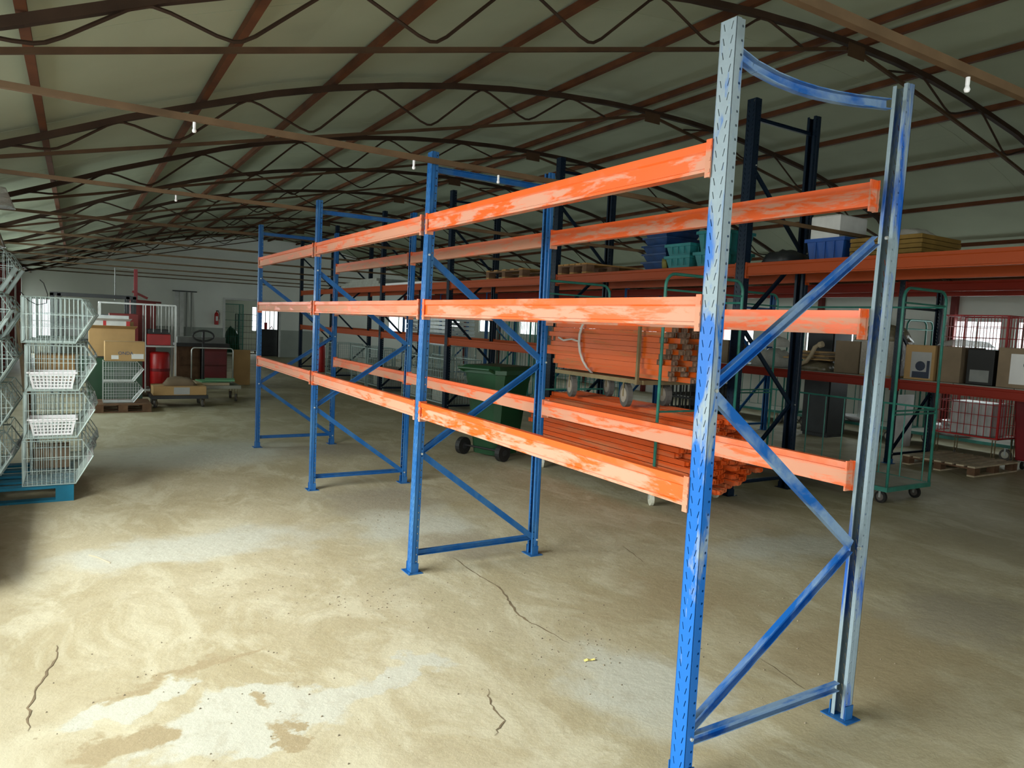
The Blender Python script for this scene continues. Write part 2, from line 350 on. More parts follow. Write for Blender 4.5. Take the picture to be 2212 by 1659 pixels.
def wall_y(name, y0, y1, holes, gable=True):
    m = MB(); cuts = sorted({XL-.2, XR+.2} | {h[0] for h in holes} | {h[1] for h in holes} | {x for x, z in TOPL+TOPR})
    for a, b in zip(cuts, cuts[1:]):
        hs = sorted([h for h in holes if h[0] <= a+1e-6 and h[1] >= b-1e-6], key=lambda h: h[2]); z = 0
        for h in hs:
            if h[2] > z: m.box(a, b, y0, y1, z, h[2])
            z = h[3]
        za, zb = prof_z(a)+.11, prof_z(b)+.11
        m.add([(a,y0,z),(b,y0,z),(b,y1,z),(a,y1,z),(a,y0,za),(b,y0,zb),(b,y1,zb),(a,y1,za)],
            [(3,2,1,0),(4,5,6,7),(0,1,5,4),(1,2,6,5),(2,3,7,6),(3,0,4,7)])
    return tag(m.build(name, MT['wall']), kind='structure')
DX0, DX1, DZ = 3.02, 5.10, 2.25
wf = wall_y('wall_far', YF, YF+.2, [(DX0, DX1, 0, DZ), (9.9, 10.95, .95, 2.15), (-3.5, -2.7, .35, 1.95)])
MB().box(DX1, 6.6, YF-.012, YF, 0, 1.12).build('dado_paint', MT['dado'], wf)
MB().box(-2.6, DX0-.08, YF-.012, YF, 0, 1.12).build('dado_paint', MT['dado'], wf)
m = MB(); m.box(DX0-.08, DX0, YF-.03, YF+.22, 0, DZ+.08).box(DX1, DX1+.08, YF-.03, YF+.22, 0, DZ+.08).box(DX0, DX1, YF-.03, YF+.22, DZ, DZ+.08)
tag(m.build('trim_1', MT['light_grey']), kind='structure')
wall_y('wall_near', YN-.2, YN, [(-3.0, 1.2, 0, 2.75)])
# store room seen through the far doorway
br = MB(); br.box(2.2, 8.2, YF+4.9, YF+5.1, 0, .9); br.box(2.2, 8.2, YF+4.9, YF+5.1, 2.1, 3.0); br.box(2.2, 5.0, YF+4.9, YF+5.1, .9, 2.1); br.box(6.3, 8.2, YF+4.9, YF+5.1, .9, 2.1)
br.box(2.0, 2.2, YF+.2, YF+5.1, 0, 3).box(8.2, 8.4, YF+.2, YF+5.1, 0, 3); tag(br.build('wall_store_room', MT['wall']), kind='structure')
tag(MB().box(2.0, 8.4, YF+.2, YF+5.1, 3.0, 3.1).build('ceiling_store_room', MT['ceiling']), kind='structure')
WN = [0]
def window(ax, pos, a0, a1, z0, z1, nv=1, nh=1):
    """frame with mullions and panes, lying in the plane ax = pos"""
    WN[0] += 1; t = bpy.data.objects.new('window_%d' % WN[0], None); COL.objects.link(t); tag(t, kind='structure')
    def bx(m, u0, u1, w0, w1, d0, d1):
        if ax == 0: m.box(pos+d0, pos+d1, u0, u1, w0, w1)
        else: m.box(u0, u1, pos+d0, pos+d1, w0, w1)
    f = MB(); e = .05
    bx(f, a0, a1, z0, z0+e, .03, .10); bx(f, a0, a1, z1-e, z1, .03, .10); bx(f, a0, a0+e, z0+e, z1-e, .03, .10); bx(f, a1-e, a1, z0+e, z1-e, .03, .10)
    f.build('window_frame', MT['light_grey'], t)
    us = [a0+e+(a1-a0-2*e)*i/(nv+1) for i in range(nv+2)]; zs = [z0+e+(z1-z0-2*e)*i/(nh+1) for i in range(nh+2)]
    for u in us[1:-1]:
        k = MB(); bx(k, u-.02, u+.02, z0+e, z1-e, .04, .09); k.build('mullion', MT['light_grey'], t)
    for z in zs[1:-1]:
        k = MB(); bx(k, a0+e, a1-e, z-.012, z+.012, .05, .08); k.build('glazing_bar', MT['light_grey'], t)
    for u, v in zip(us, us[1:]):
        for z, y in zip(zs, zs[1:]):
            k = MB(); bx(k, u+.02 if u != us[0] else u, v-.02 if v != us[-1] else v, z+.01, y-.01, .06, .066); k.build('pane', MT['glass'], t)
for a, b in RWIN: window(0, XR, a, b, 1.42, 2.30, 1, 0)
for a, b in LWIN: window(0, XL-.14, a, b, 1.4, 2.35, 2, 0)
window(1, YF, 9.9, 10.95, .95, 2.15, 1, 0)
window(1, YF, -3.5, -2.7, .35, 1.95, 1, 1)
window(1, YF+4.9, 5.0, 6.3, .9, 2.1, 5, 0)
# floor cracks: narrow ragged slots filled with dirt
def crack(name, pts, wd):
    q = [Vector((*fp(*p), .002)) for p in pts]; pp = []
    for a, b in zip(q, q[1:]):
        n = 6
        for i in range(n): pp.append(a.lerp(b, i/n)+Vector((random.uniform(-.008, .008), random.uniform(-.008, .008), 0)))
    pp.append(q[-1]); m = MB(); n = len(pp); vs = []
    for i, p in enumerate(pp):
        d = (pp[min(i+1, n-1)]-pp[max(i-1, 0)]).normalized(); s = Vector((-d.y, d.x, 0)); t = wd*(.35+.65*random.random())*min(1, .3+4*min(i, n-1-i)/n)
        vs += [p-s*t/2, p+s*t/2]
    m.add(vs, [(2*i, 2*i+2, 2*i+3, 2*i+1) for i in range(n-1)]); o = m.build(name, MT['crack'], fl); return o
crack('crack', [(978,1204),(1030,1240),(1085,1275),(1100,1300),(1120,1330),(1165,1355),(1230,1390)], .016)
crack('crack', [(1055,1490),(1058,1520),(1090,1555),(1068,1590)], .010)
crack('crack', [(125,1395),(118,1430),(85,1475),(62,1530),(60,1580)], .012)
crack('crack', [(1345,1180),(1390,1215)], .008)
crack('crack', [(1640,1420),(1740,1490)], .006)
crack('crack', [(1690,880),(1850,935),(1990,990),(2100,1040)], .012)
crack('crack', [(1640,940),(1760,975),(1850,1010)], .010)
m = MB()   # grit crumbs scattered where the slab is pitted
for cx, cy, n, sx, sy in ((820,1110,60,90,40), (800,1290,70,200,50), (1150,1350,60,250,120), (1250,1400,60,150,80), (560,1270,40,200,60), (500,1500,50,500,120), (1700,1400,50,300,200)):
    for i in range(n):
        x, y = fp(random.gauss(cx, sx/2), min(1650, random.gauss(cy, sy/2))); s = random.uniform(.002, .006)
        m.add([(x-s,y-s,0),(x+s,y-s*.6,0),(x+s*.7,y+s,0),(x-s*.8,y+s,0),(x,y,s*1.2)], [(0,1,4),(1,2,4),(2,3,4),(3,0,4)])
tag(m.build('floor_grit', MT['crumb']), 'small dark grit and concrete crumbs scattered over the worn floor', 'grit', kind='stuff')
x, y = fp(1273, 1427)
t = thing('paper_scrap', (x, y, .001), 'small yellow crumpled paper strip lying on the floor in front', 'scrap', rz=-.3)
MB().add([(-.028,-.009,0),(-.01,-.01,.006),(.012,-.008,.003),(.03,-.01,.008),(.03,.009,.006),(.01,.01,.001),(-.01,.009,.008),(-.03,.008,.002)], [(0,1,6,7),(1,2,5,6),(2,3,4,5)]).build('strip', plain('yellow_paper', (.72, .62, .2), .7), t, solid=.001)
a, b = fp(192, 1200), fp(238, 1217)
m = MB(); m.tube([(a[0],a[1],.004),(a[0]*.6+b[0]*.4,a[1]*.6+b[1]*.4+.02,.004),(b[0],b[1],.004)], .003, 5)
tag(m.build('straw_stalk', MT['sand']), 'short dry straw lying on the floor at left', 'straw')

# ------------------------------------------------------------------ roof trusses and purlins
BL = lambda x: 2.70+(x+3.65)*(4.60-2.70)/8.06
BR = lambda x: 4.60-(x-4.41)*(4.60-2.86)/7.99 + .14*math.sin(math.pi*(x-4.41)/7.99)
def zigzag(xs, bot, top):
    """rounded zigzag rod through alternating bottom / top nodes"""
    nodes = [(x, (bot(x)+.02 if i % 2 == 0 else top(x)-.03)) for i, x in enumerate(xs)]; pts = []
    for i, (x, z) in enumerate(nodes):
        if i in (0, len(nodes)-1): pts.append((x, 0, z)); continue
        (xa, za), (xb, zb) = nodes[i-1], nodes[i+1]; r = .12
        a = Vector((xa-x, za-z)).normalized()*r; b_ = Vector((xb-x, zb-z)).normalized()*r
        pts += [(x+a.x, 0, z+a.y), (x+a.x*.35+b_.x*.12, 0, z+(a.y*.35+b_.y*.12)), (x+b_.x*.35+a.x*.12, 0, z+(b_.y*.35+a.y*.12)), (x+b_.x, 0, z+b_.y)]
    return pts
def chord(pts, wd, ht):
    m = MB()
    for a, b in zip(pts, pts[1:]): m.bar(a, b, wd, ht)
    return m
def make_truss():
    t = thing('roof_truss', (0,0,0), 'x', 'truss', 'arched roof trusses across the hall')
    chord([(x,0,z-.03) for x, z in TOPL], .05, .055).build('top_chord', MT['rust_dark'], t)
    chord([(x,0,z-.03) for x, z in TOPR], .05, .055).build('top_chord', MT['rust_dark'], t)
    MB().bar((-3.62,0,BL(-3.62)), (4.3,0,BL(4.3)), .03, .03).build('bottom_chord', MT['chord'], t)
    chord([(x,0,BR(x)) for x in (4.5,5.9,7.3,8.7,10.1,11.4,12.36)], .03, .03).build('bottom_chord', MT['chord'], t)
    xs = [-2.9,-2.55,-2.2,-1.72,-1.25,-.64,-.03,.6,1.25,1.88,2.5,3.1,3.65]
    m = MB().tube(zigzag(xs, BL, prof_z), .012, 5); m.build('web_rod', MT['rust_dark'], t)
    xs = [5.0,5.6,6.2,6.85,7.5,8.15,8.8,9.5,10.1,10.7,11.3]
    m = MB().tube(zigzag(xs, BR, prof_z), .012, 5); m.build('web_rod', MT['rust_dark'], t)
    m = MB(); m.box(4.28,4.54,-.034,-.028,4.50,4.63); m.build('ridge_plate', MT['chord'], t)
    MB().bar((-3.62,-.05,2.83), (12.38,-.05,2.83), .03, .034).build('tie_rod', MT['tie'], t)
    m = MB(); m.box(-3.645,-3.53,-.05,.05,0,2.70).build('steel_post', MT['maroon'], t)
    m = MB(); m.box(12.27,12.385,-.05,.05,0,2.88).build('steel_post', MT['maroon'], t)
    return t
TY = [2.56+2.88*(k-1) for k in range(-1, 10)]
ORD = ['first behind the camera', 'nearest the camera, overhead', 'second nearest, over the front rack', 'third nearest, over the front rack', 'fourth from the camera', 'fifth from the camera', 'sixth from the camera', 'seventh from the camera', 'third from the far wall', 'second from the far wall', 'closest to the far white wall']
tr = make_truss(); tr.location = (0, TY[1], 0); tag(tr, 'brown arched steel roof truss %s' % ORD[1])
for k in range(2, 11): dup(tr, (0, TY[k], 0), 'brown arched steel roof truss %s' % ORD[k])
PX = [-3.40,-2.28,-1.03,.2,1.55,2.95,4.25,4.62,5.75,7.05,8.35,9.65,10.95,12.15]
PLAB = ['lowest purlin along the left wall', 'second purlin from the left wall', 'third purlin from the left wall', 'fourth purlin from the left wall', 'fifth purlin from the left wall', 'sixth purlin from the left wall', 'left one of the two ridge purlins', 'right one of the two ridge purlins', 'first purlin right of the ridge', 'second purlin right of the ridge', 'third purlin right of the ridge', 'fourth purlin right of the ridge', 'fifth purlin right of the ridge', 'lowest purlin along the right wall']
for x, lb in zip(PX, PLAB):
    z = prof_z(x); m = MB(); m.box(-.027, .027, YN+.02, YF-.02, 0, .022); m.box(-.027, -.012, YN+.02, YF-.02, .022, .064)
    o = m.build('roof_purlin', MT['rust']); o.location = (x, 0, z+(.023 if x < -3 else .015)); tag(o, 'red-brown steel %s' % lb, 'purlin', 'roof purlins running the length of the hall')
def bulb(px, py, k, lab):
    y = TY[k]-.05; p = P(px, py, 1, y)
    t = thing('light_bulb', (p.x, y, 2.81), lab, 'bulb', 'bare bulbs hanging from the tie rods')
    MB().cyl((0,0,0), (0,0,-.03), .008, 8).build('socket', MT['white_plastic'], t)
    MB().lathe([(.001,-.058),(.009,-.056),(.012,-.046),(.008,-.036),(.007,-.03)], 8).build('glass_bulb', MT['white_plastic'], t, smooth=True)
bulb(2098, 98, 1, 'small white bare bulb hanging from the nearest tie rod at upper right')
bulb(420, 252, 2, 'small white bulb under the second tie rod at left')
bulb(895, 326, 2, 'small white bulb on the second tie rod beside the blue post')
bulb(1078, 352, 2, 'small white bulb on the second tie rod above the orange beam')
bulb(380, 415, 3, 'small pale bulb under the third tie rod at left')

# ------------------------------------------------------------------ pallet racking
def upright(h, w=.076, d=.049, pitch=.05, slots=True):
    """open omega section with real slots in the front (-X) face and round holes in the sides; outward is -X"""
    m = MB(); n = int(h/pitch); pitch = h/n
    front = [-w/2, -w*.36, -w*.13, w*.13, w*.36, w/2]
    X0, X1, X2 = -d/2, 0.0, d/2
    for i in range(n):
        z0, z1 = i*pitch, (i+1)*pitch; zc = (z0+z1)/2; hh = pitch*.27
        for j in range(5):
            a, b = front[j], front[j+1]
            if j in (1, 3) and slots:
                s = .35*(b-a) if j == 1 else -.35*(b-a); c = (a+b)/2; q = (b-a)*.11
                o = [(a,z0),(b,z0),(b,z1),(a,z1)]; inn = [(c-q+s*.6,zc-hh),(c+q+s*.6,zc-hh),(c+q-s*.6,zc+hh),(c-q-s*.6,zc+hh)]
                m.add([(X0,y,z) for y, z in o+inn], [(0,4,5,1),(1,5,6,2),(2,6,7,3),(3,7,4,0)])
            else: m.add([(X0,a,z0),(X0,b,z0),(X0,b,z1),(X0,a,z1)], [(0,3,2,1)])
        for sgn in (-1, 1):
            y = sgn*w/2; y2 = sgn*(w/2-.007)
            m.add([(X0,y,z0),(X1,y,z0),(X1,y,z1),(X0,y,z1)], [(0,1,2,3) if sgn < 0 else (3,2,1,0)])
            m.add([(X1,y,z0),(X1+.004,y2,z0),(X1+.004,y2,z1),(X1,y,z1)], [(0,1,2,3) if sgn < 0 else (3,2,1,0)])
            xa, xb = X1+.004, X2; xc = (xa+xb)/2; r = .005
            rc = [(xc-r,zc-r*.4),(xc-r*.4,zc-r),(xc+r*.4,zc-r),(xc+r,zc-r*.4),(xc+r,zc+r*.4),(xc+r*.4,zc+r),(xc-r*.4,zc+r),(xc-r,zc+r*.4)]
            vs = [(xa,y2,z0),(xb,y2,z0),(xb,y2,z1),(xa,y2,z1)]+[(x_,y2,z_) for x_, z_ in rc]
            fs = [(0,5,6,1),(1,6,7),(1,7,8,2),(2,8,9),(2,9,10,3),(3,10,11),(3,11,4,0),(0,4,5)]
            m.add(vs, fs if sgn < 0 else [f[::-1] for f in fs])
            y3 = sgn*(w*.22)
            m.add([(X2,y2,z0),(X2,y3,z0),(X2,y3,z1),(X2,y2,z1)], [(0,1,2,3) if sgn < 0 else (3,2,1,0)])
    return m
def foot(w, d):
    m = MB(); m.box(-d/2-.03, d/2+.03, -w/2-.03, w/2+.03, 0, .005); m.box(-d/2-.004, d/2+.004, -w/2-.004, -w/2, .005, .07); m.box(-d/2-.004, d/2+.004, w/2, w/2+.004, .005, .07)
    m.cyl((-d/2-.018, -w/2-.015, .005), (-d/2-.018, -w/2-.015, .018), .007, 6); return m
def beam_mb(L, h=.11, d=.048):
    """stepped box beam along +Y, outer face towards -X, top at z=0"""
    x0, x1 = -d/2, d/2
    pr = [(x0,-h),(x1,-h),(x1,-.030),(x1-.014,-.030),(x1-.014,0),(x0,0),(x0,-.030),(x0+.007,-.036),(x0+.007,-h+.016),(x0,-h+.012)]
    return MB().sweep(pr, (0,0,0), (0,L,0), Vector((1,0,0)), Vector((0,0,1)))
def connector(h=.17, d=.05):
    m = MB(); m.box(-d/2-.003, d/2, -.004, .004, -h*.80, h*.05); m.box(-d/2-.005, -d/2+.001, -.012, .014, -h*.80, h*.05)
    for k in range(3): m.box(-d/2-.008, -d/2-.004, -.012, -.004, -h*.7+k*h*.26, -h*.62+k*h*.26)
    return m
BOLT = None
def bolt_mesh():
    global BOLT
    if BOLT is None:
        BOLT = MB().cyl((0,-.012,0), (0,.0,0), .008, 6).mesh('bolt', MT['chrome'])
    return BOLT
def rack(name, loc, label, cat, group, frames, depth, H, levels, mats, zig, w=.076, d=.049, beam_h=.11, lean={}, deck=None, top_sag=0):
    """frames: y of each frame; levels: list of (z_top, bays, sides, material); mats: per-frame upright material"""
    t = thing(name, loc, label, cat, group)
    um, fm = {}, foot(w, d).mesh('foot_plate', MT['blue'] if H < 3 else MT['navy'])
    bases = {}
    for i, y in enumerate(frames):
        for s in (0, 1):
            mt = mats[i] if not (mats[i] is MT['blue_dusty'] and s) else MT['blue_grey']
            if mt.name not in bases: bases[mt.name] = upright(H, w, d).mesh('upright', mt)
            o = bpy.data.objects.new('upright', bases[mt.name]); COL.objects.link(o); o.parent = t
            o.location = (s*depth+(lean.get((i, s), (0, 0))[0]), y, .006); o.rotation_euler = (0, lean.get((i, s), (0, 0))[1], math.pi*s)
            sm = o.modifiers.new('s', 'SOLIDIFY'); sm.thickness = .0025
            f = bpy.data.objects.new('foot_plate', fm); COL.objects.link(f); f.parent = o; f.location = (0, 0, -.006)
        a, b = d/2-.01, depth-d/2+.01
        bm = MT['blue_brace_dusty'] if mats[i] is MT['blue_dusty'] else mats[i]
        for z in (zig[i][0], zig[i][-1]):
            if z == zig[i][-1] and top_sag and i == 0:
                m = MB(); pts = [(a-.01+(b-a+.015)*u, 0, z+.01-.055*math.sin(math.pi*u**.75)) for u in [k/8 for k in range(9)]]
                for p_, q_ in zip(pts, pts[1:]): m.channel(p_, q_, .045, .028)
            else: m = MB().channel((a,0,z), (b,0,z), .04, .028)
            o = m.build('horizontal_brace', bm, t); o.location = (0, y, 0)
        zz = zig[i][1:-1]; side = zig[i][0:1] and (zig[i][0] > 0)
        st = ZST[name][i % len(ZST[name])]
        for k in range(len(zz)-1):
            p_, q_ = ((a, zz[k]), (b, zz[k+1])) if (k+st) % 2 == 0 else ((b, zz[k]), (a, zz[k+1]))
            o = MB().channel((p_[0],0,p_[1]+.01), (q_[0],0,q_[1]-.01), .042, .026).build('diagonal_brace', bm, t); o.location = (0, y, 0)
            for xx, z_ in (p_, q_):
                bo = bpy.data.objects.new('bolt', bolt_mesh()); COL.objects.link(bo); bo.parent = t; bo.location = (xx-.015 if xx < depth/2 else xx+.015, y-w/2+.004, z_)
    cm = {}
    for z, bays, sides, mt in levels:
        cn = cm.get(mt.name) or connector(beam_h*1.5).mesh('end_connector', mt); cm[mt.name] = cn
        for i in bays:
            L = frames[i+1]-frames[i]-w-.004; me = beam_mb(L, beam_h).mesh('crossbeam', mt)
            for s in sides:
                if mt is MT['orange_dusty'] and (i == 0): me2 = beam_mb(L, beam_h).mesh('crossbeam', MT['orange'] if s == 0 or z > 1.5 else mt)
                else: me2 = me
                o = bpy.data.objects.new('crossbeam', me2); COL.objects.link(o); o.parent = t
                off = -.006
                if s == 0: o.location = (off, frames[i]+w/2+.002, z)
                else: o.location = (depth-off, frames[i+1]-w/2-.002, z); o.rotation_euler = (0, 0, math.pi)
                for e, yy, rz in ((0, .006, 0), (1, L-.006, 0)):
                    c = bpy.data.objects.new('end_connector', cn); COL.objects.link(c); c.parent = o; c.location = (0, yy, 0)
                    if e: c.scale = (1, -1, 1)
    return t
ZST = {}
ZST['pallet_rack'] = [0, 1, 1, 1]
zf = [.16, .19, .83, 1.56, 2.23, 2.80]; zo = [.135, .12, .85, 1.50, 2.22, 2.80]
near = rack('pallet_rack', (0,0,0), 'bright blue and orange empty pallet racking in front, three bays long', 'rack', None, [0, 2.618, 5.249, 7.815], 1.0, 2.905,
    [(2.486, (0,1,2), (0,1), MT['orange_dusty']), (1.911, (0,1,2), (0,1), MT['orange_dusty']), (1.21, (0,1,2), (0,1), MT['orange_dusty'])],
    [MT['blue_dusty'], MT['blue'], MT['blue'], MT['blue']], [zf, zo, zo, zo],
    lean={(0,0): (-.004, 0.001), (0,1): (.033, -.020), (1,0): (-.024, .016), (1,1): (-.012, .004), (2,0): (.006, .002), (2,1): (.006, -.006)}, top_sag=1)
ZST['storage_rack'] = [0]
def A_frames(): return [-.08+3.58*k for k in range(7)]
zA = [.13, .15, 1.0, 1.9, 2.75, 3.6, 4.1]
AF = A_frames(); nb = range(6)
o = rack('storage_rack', (4.15,0,0), 'tall navy pallet racking with dull orange beams behind the front rack', 'rack', None, AF, 1.0, 4.29,
    [(2.555, nb, (0,1), MT['orange_old']), (1.47, range(2,6), (0,1), MT['orange_old'])], [MT['navy']]*7, [zA]*7, w=.12, d=.09, beam_h=.135)
ZST['storage_rack'] = [0]
CF = [.95, 4.07, 7.15, 10.2, 13.3, 16.4, 19.5, 22.6]; nb = range(7)
zC = [.13, .15, 1.05, 1.95, 2.3]
C = rack('storage_rack', (8.22,0,0), 'loaded pallet racking with red-orange beams and goods along the right wall', 'rack', None, CF, 1.0, 2.72,
    [(2.66, nb, (0,1), MT['red_beam']), (1.25, nb, (0,1), MT['red_beam'])], [MT['navy'], MT['navy']]+[MT['blue']]*6, [zC]*8, w=.09, d=.07, beam_h=.14)
for i in range(7):
    for k in range(4):
        a = CF[i]+.06+k*(CF[i+1]-CF[i]-.12)/4
        MB().box(-.0, 1.0, a+.005, a+(CF[i+1]-CF[i]-.12)/4-.005, 1.251, 1.263).build('shelf_panel', MT['deck'] if i < 2 else MT['light_grey'], C)

# ------------------------------------------------------------------ carts
def caster(parent, x, y, r, z_top, wm, hm, zb=0, ang=0):
    c = MB(); wd = r*.42
    c.cyl((0,-wd/2,r), (0,wd/2,r), r, 16); o = c.build('wheel', wm, parent); o.location = (x, y, zb); o.rotation_euler = (0,0,ang)
    h = MB(); h.cyl((0,-wd/2-.006,r), (0,wd/2+.006,r), r*.62, 12); o2 = h.build('hub', hm, o)
    f = MB(); f.box(-.012, .012, -wd/2-.014, -wd/2-.008, r*.9, z_top-zb); f.box(-.012, .012, wd/2+.008, wd/2+.014, r*.9, z_top-zb); f.box(-.05, .05, -.04, .04, z_top-zb-.006, z_top-zb)
    f.build('fork', MT['tan'] if hm is MT['grey_hub'] else MT['chrome'], o); return o
def u_frame(x0, x1, y, z0, z1, r=.016, rc=.12):
    pts = [(x0,y,z0)]+[(x0+rc*(1-math.cos(a)), y, z1-rc+rc*math.sin(a)) for a in [math.pi/2*k/5 for k in range(6)]]
    pts += [(x1-rc+rc*math.sin(a), y, z1-rc+rc*math.cos(a)) for a in [math.pi/2*k/5 for k in range(6)]]+[(x1,y,z0)]
    return pts
def platform_cart(name, loc, label, W, L, H, uz, mt, group=None, rails=(1.05,), slats=0, wheels=MT['cream'], hub=MT['cream'], rz=0, wr=.07, siderail=(), siderail2=()):
    t = thing(name, loc, label, 'cart', group, rz)
    m = MB(); m.box(0,W,0,.03,H-.05,H).box(0,W,L-.03,L,H-.05,H).box(0,.03,.03,L-.03,H-.05,H).box(W-.03,W,.03,L-.03,H-.05,H); m.build('base_frame', mt, t)
    MB().box(.03, W-.03, .03, L-.03, H-.03, H-.005).build('deck', MT['deck'], t)
    for y in (.015, L-.015):
        MB().tube(u_frame(.015, W-.015, y, H-.02, uz), .016, 8).build('end_frame', mt, t, smooth=True)
        for z in rails: MB().tube([(.015,y,z),(W-.015,y,z)], .011, 6).build('cross_rail', mt, t)
        MB().tube([(.015,y,uz-.16),(W-.015,y,uz-.16)], .011, 6).build('cross_rail', mt, t)
    for x, zs in ((W-.015, siderail), (.015, siderail2)):
        for z in zs: MB().tube([(x,.015,z),(x,L-.015,z)], .012, 6).build('side_rail', mt, t)
        if zs and slats:
            for k in range(slats): MB().tube([(x,.1+(L-.2)*k/(slats-1),H),(x,.1+(L-.2)*k/(slats-1),zs[0])], .008, 5).build('side_bar', mt, t)
    for x in (.1, W-.1):
        for y in (.12, L-.12): caster(t, x, y, wr, H-.05, wheels, hub, ang=random.uniform(0.9, 1.6))
    return t
cart1 = platform_cart('roll_cart', (2.87,3.32,0), 'green tubular roll cart loaded with bundles of orange beams', 1.13, 2.25, .22, 2.35, MT['green'], rails=(.98,), siderail=(2.12,))
cart2 = platform_cart('roll_cart', (5.47,2.45,0), 'empty green tubular roll cart with grey deck, right of the navy rack', .87, 2.3, .2, 2.37, MT['green'], wheels=MT['black'], hub=MT['grey_rubber'], rails=(1.0, 1.04), siderail=(1.05, 2.2), siderail2=(), slats=9)
# pile of spare orange beams: two sizes
pb = beam_mb(2.65, .052, .105)
def make_spare(L, h, d, mt, mt2, label, group):
    pr = [(-d/2,-h/2),(d/2,-h/2),(d/2,h/2),(d*.12,h/2),(d*.08,h/2-.006),(-d/2,h/2)]
    o = MB().sweep(pr, (0,0,0), (0,L,0), Vector((1,0,0)), Vector((0,0,1))).build('spare_crossbeam', mt); tag(o, label, 'beam', group)
    for y in (0, L):
        c = MB(); c.box(-d/2-.008, d/2+.006, y-.004 if y else y-.004, y+.004, -h/2-.0, h/2); c.box(-d/2-.006, -d/2-.001, y-.03 if y else y, y if y else y+.03, -h/2, h/2)
        if not y: c.box(-d*.3, -d*.1, -.035, -.004, -h*.35, h*.35); c.box(d*.15, d*.4, -.028, -.004, -h*.2, h*.45)
        c.build('end_plate', mt2, o)
    return o
TIERS = ['bottom layers', 'lower layers', 'middle layers', 'upper layers', 'top layers']
l1 = 'orange steel beam in the low pile on the green cart deck'
sp = make_spare(2.62, .0500, .083, MT['orange_old2'] if 'orange_old2' in MT else dusty('pile_orange_paint', (.62,.085,.012), (.55,.17,.07), .55, .08, (7,1.5,12), .4), MT['orange'], l1, 'loose beams in the low pile')
for c_ in [k for k in bpy.data.objects if k.parent == sp]: c_.data.materials.clear(); c_.data.materials.append(sp.data.materials[0])
sp.location = (3.0, 2.95, .27); first = True
k = 0
for r in range(13):
    for c in range(10):
        if r >= 10 and c in (0, 9): continue
        if r == 12 and c in (1, 2, 8): continue
        x = 2.964+c*.1045+.003*((r*7) % 3-1); y = 2.97+random.uniform(-.14, .14)+(.05 if c > 6 else 0); z = .2475+r*.0555
        q = sp if first else copy_tree(sp); first = False
        q.location = (x, y, z); tag(q, 'orange steel beam in the %s of the low pile on the green cart deck' % TIERS[r*5//13])
l2 = 'dusty orange beam in the round strapped bundle on the upper dolly'
sp2 = make_spare(2.05, .0535, .0605, dusty('bundle_orange_paint', (.66,.11,.010), (.48,.20,.09), .62, .07, (7,1.2,12), .4), MT['end_brown'], l2, 'beams in the strapped upper bundle'); first = True
for r in range(12):
    zz = -.305+r*.0562; hw = .352*math.sqrt(max(0, 1-(zz/.385)**2)); nc = max(2, int(2*hw/.0755))
    for c in range(nc):
        q = sp2 if first else copy_tree(sp2); first = False
        q.location = (3.335+(c-(nc-1)/2)*.0765+random.uniform(-.001,.001), 3.40+random.uniform(-.15, .15), 1.602+zz)
        q.rotation_euler = (0, random.choice((0, math.pi))+random.uniform(-.02, .02), 0); tag(q, 'dusty orange beam in the %s of the round strapped bundle on the upper dolly' % TIERS[r*5//12])
# strap and dolly
t = thing('strap', (3.335, 4.80, 1.60), 'white plastic strap looped around the upper bundle of orange beams', 'strap')
m = MB(); pts = []
ell = [(.32*math.cos(a)*(1+.12*math.cos(4*a)*0), .34*math.sin(a)) for a in [2*math.pi*k/28 for k in range(28)]]
hull = [(.372*math.cos(a), .40*math.sin(a)) for a in [2*math.pi*k/24 for k in range(24)]]
vs = [];n = len(hull)
for s in (0, 1):
    for y in (-.018, .018): vs += [(x*(1.0+.02*s)+0, y+.12*z, z*(1.0+.02*s)) for x, z in hull]
fs = []
for i in range(n):
    j = (i+1) % n; fs += [(i,j,n+j,n+i), (2*n+i,3*n+i,3*n+j,2*n+j), (i,2*n+i,2*n+j,j), (n+i,n+j,3*n+j,3*n+i)]
m.add(vs, fs).build('band', MT['strap'], t)
MB().tube([(-.37,0,.02),(-.375,.15,.04),(-.37,.32,.02),(-.372,.42,.05)], .012, 6).build('loose_tail', MT['strap'], t)
t = thing('wheeled_dolly', (3.02, 3.72, .9415), 'tan steel dolly with large grey wheels standing on the pile of orange beams', 'dolly')
m = MB(); m.box(0,.68,0,1.62,.27,.315).box(-.08,0,.015,.055,.27,.30); m.build('deck_frame', MT['tan'], t)
MB().box(-.075,-.045,.02,.05,.27,.98).build('corner_post', MT['tan'], t); MB().box(.675,.705,.02,.05,.315,.98).build('corner_post', MT['tan'], t)
for x, y in ((.05,.32),(.62,.32),(.05,1.32),(.62,1.32)): caster(t, x, y, .130, .28, MT['grey_rubber'], MT['grey_hub'], zb=.0, ang=1.25)

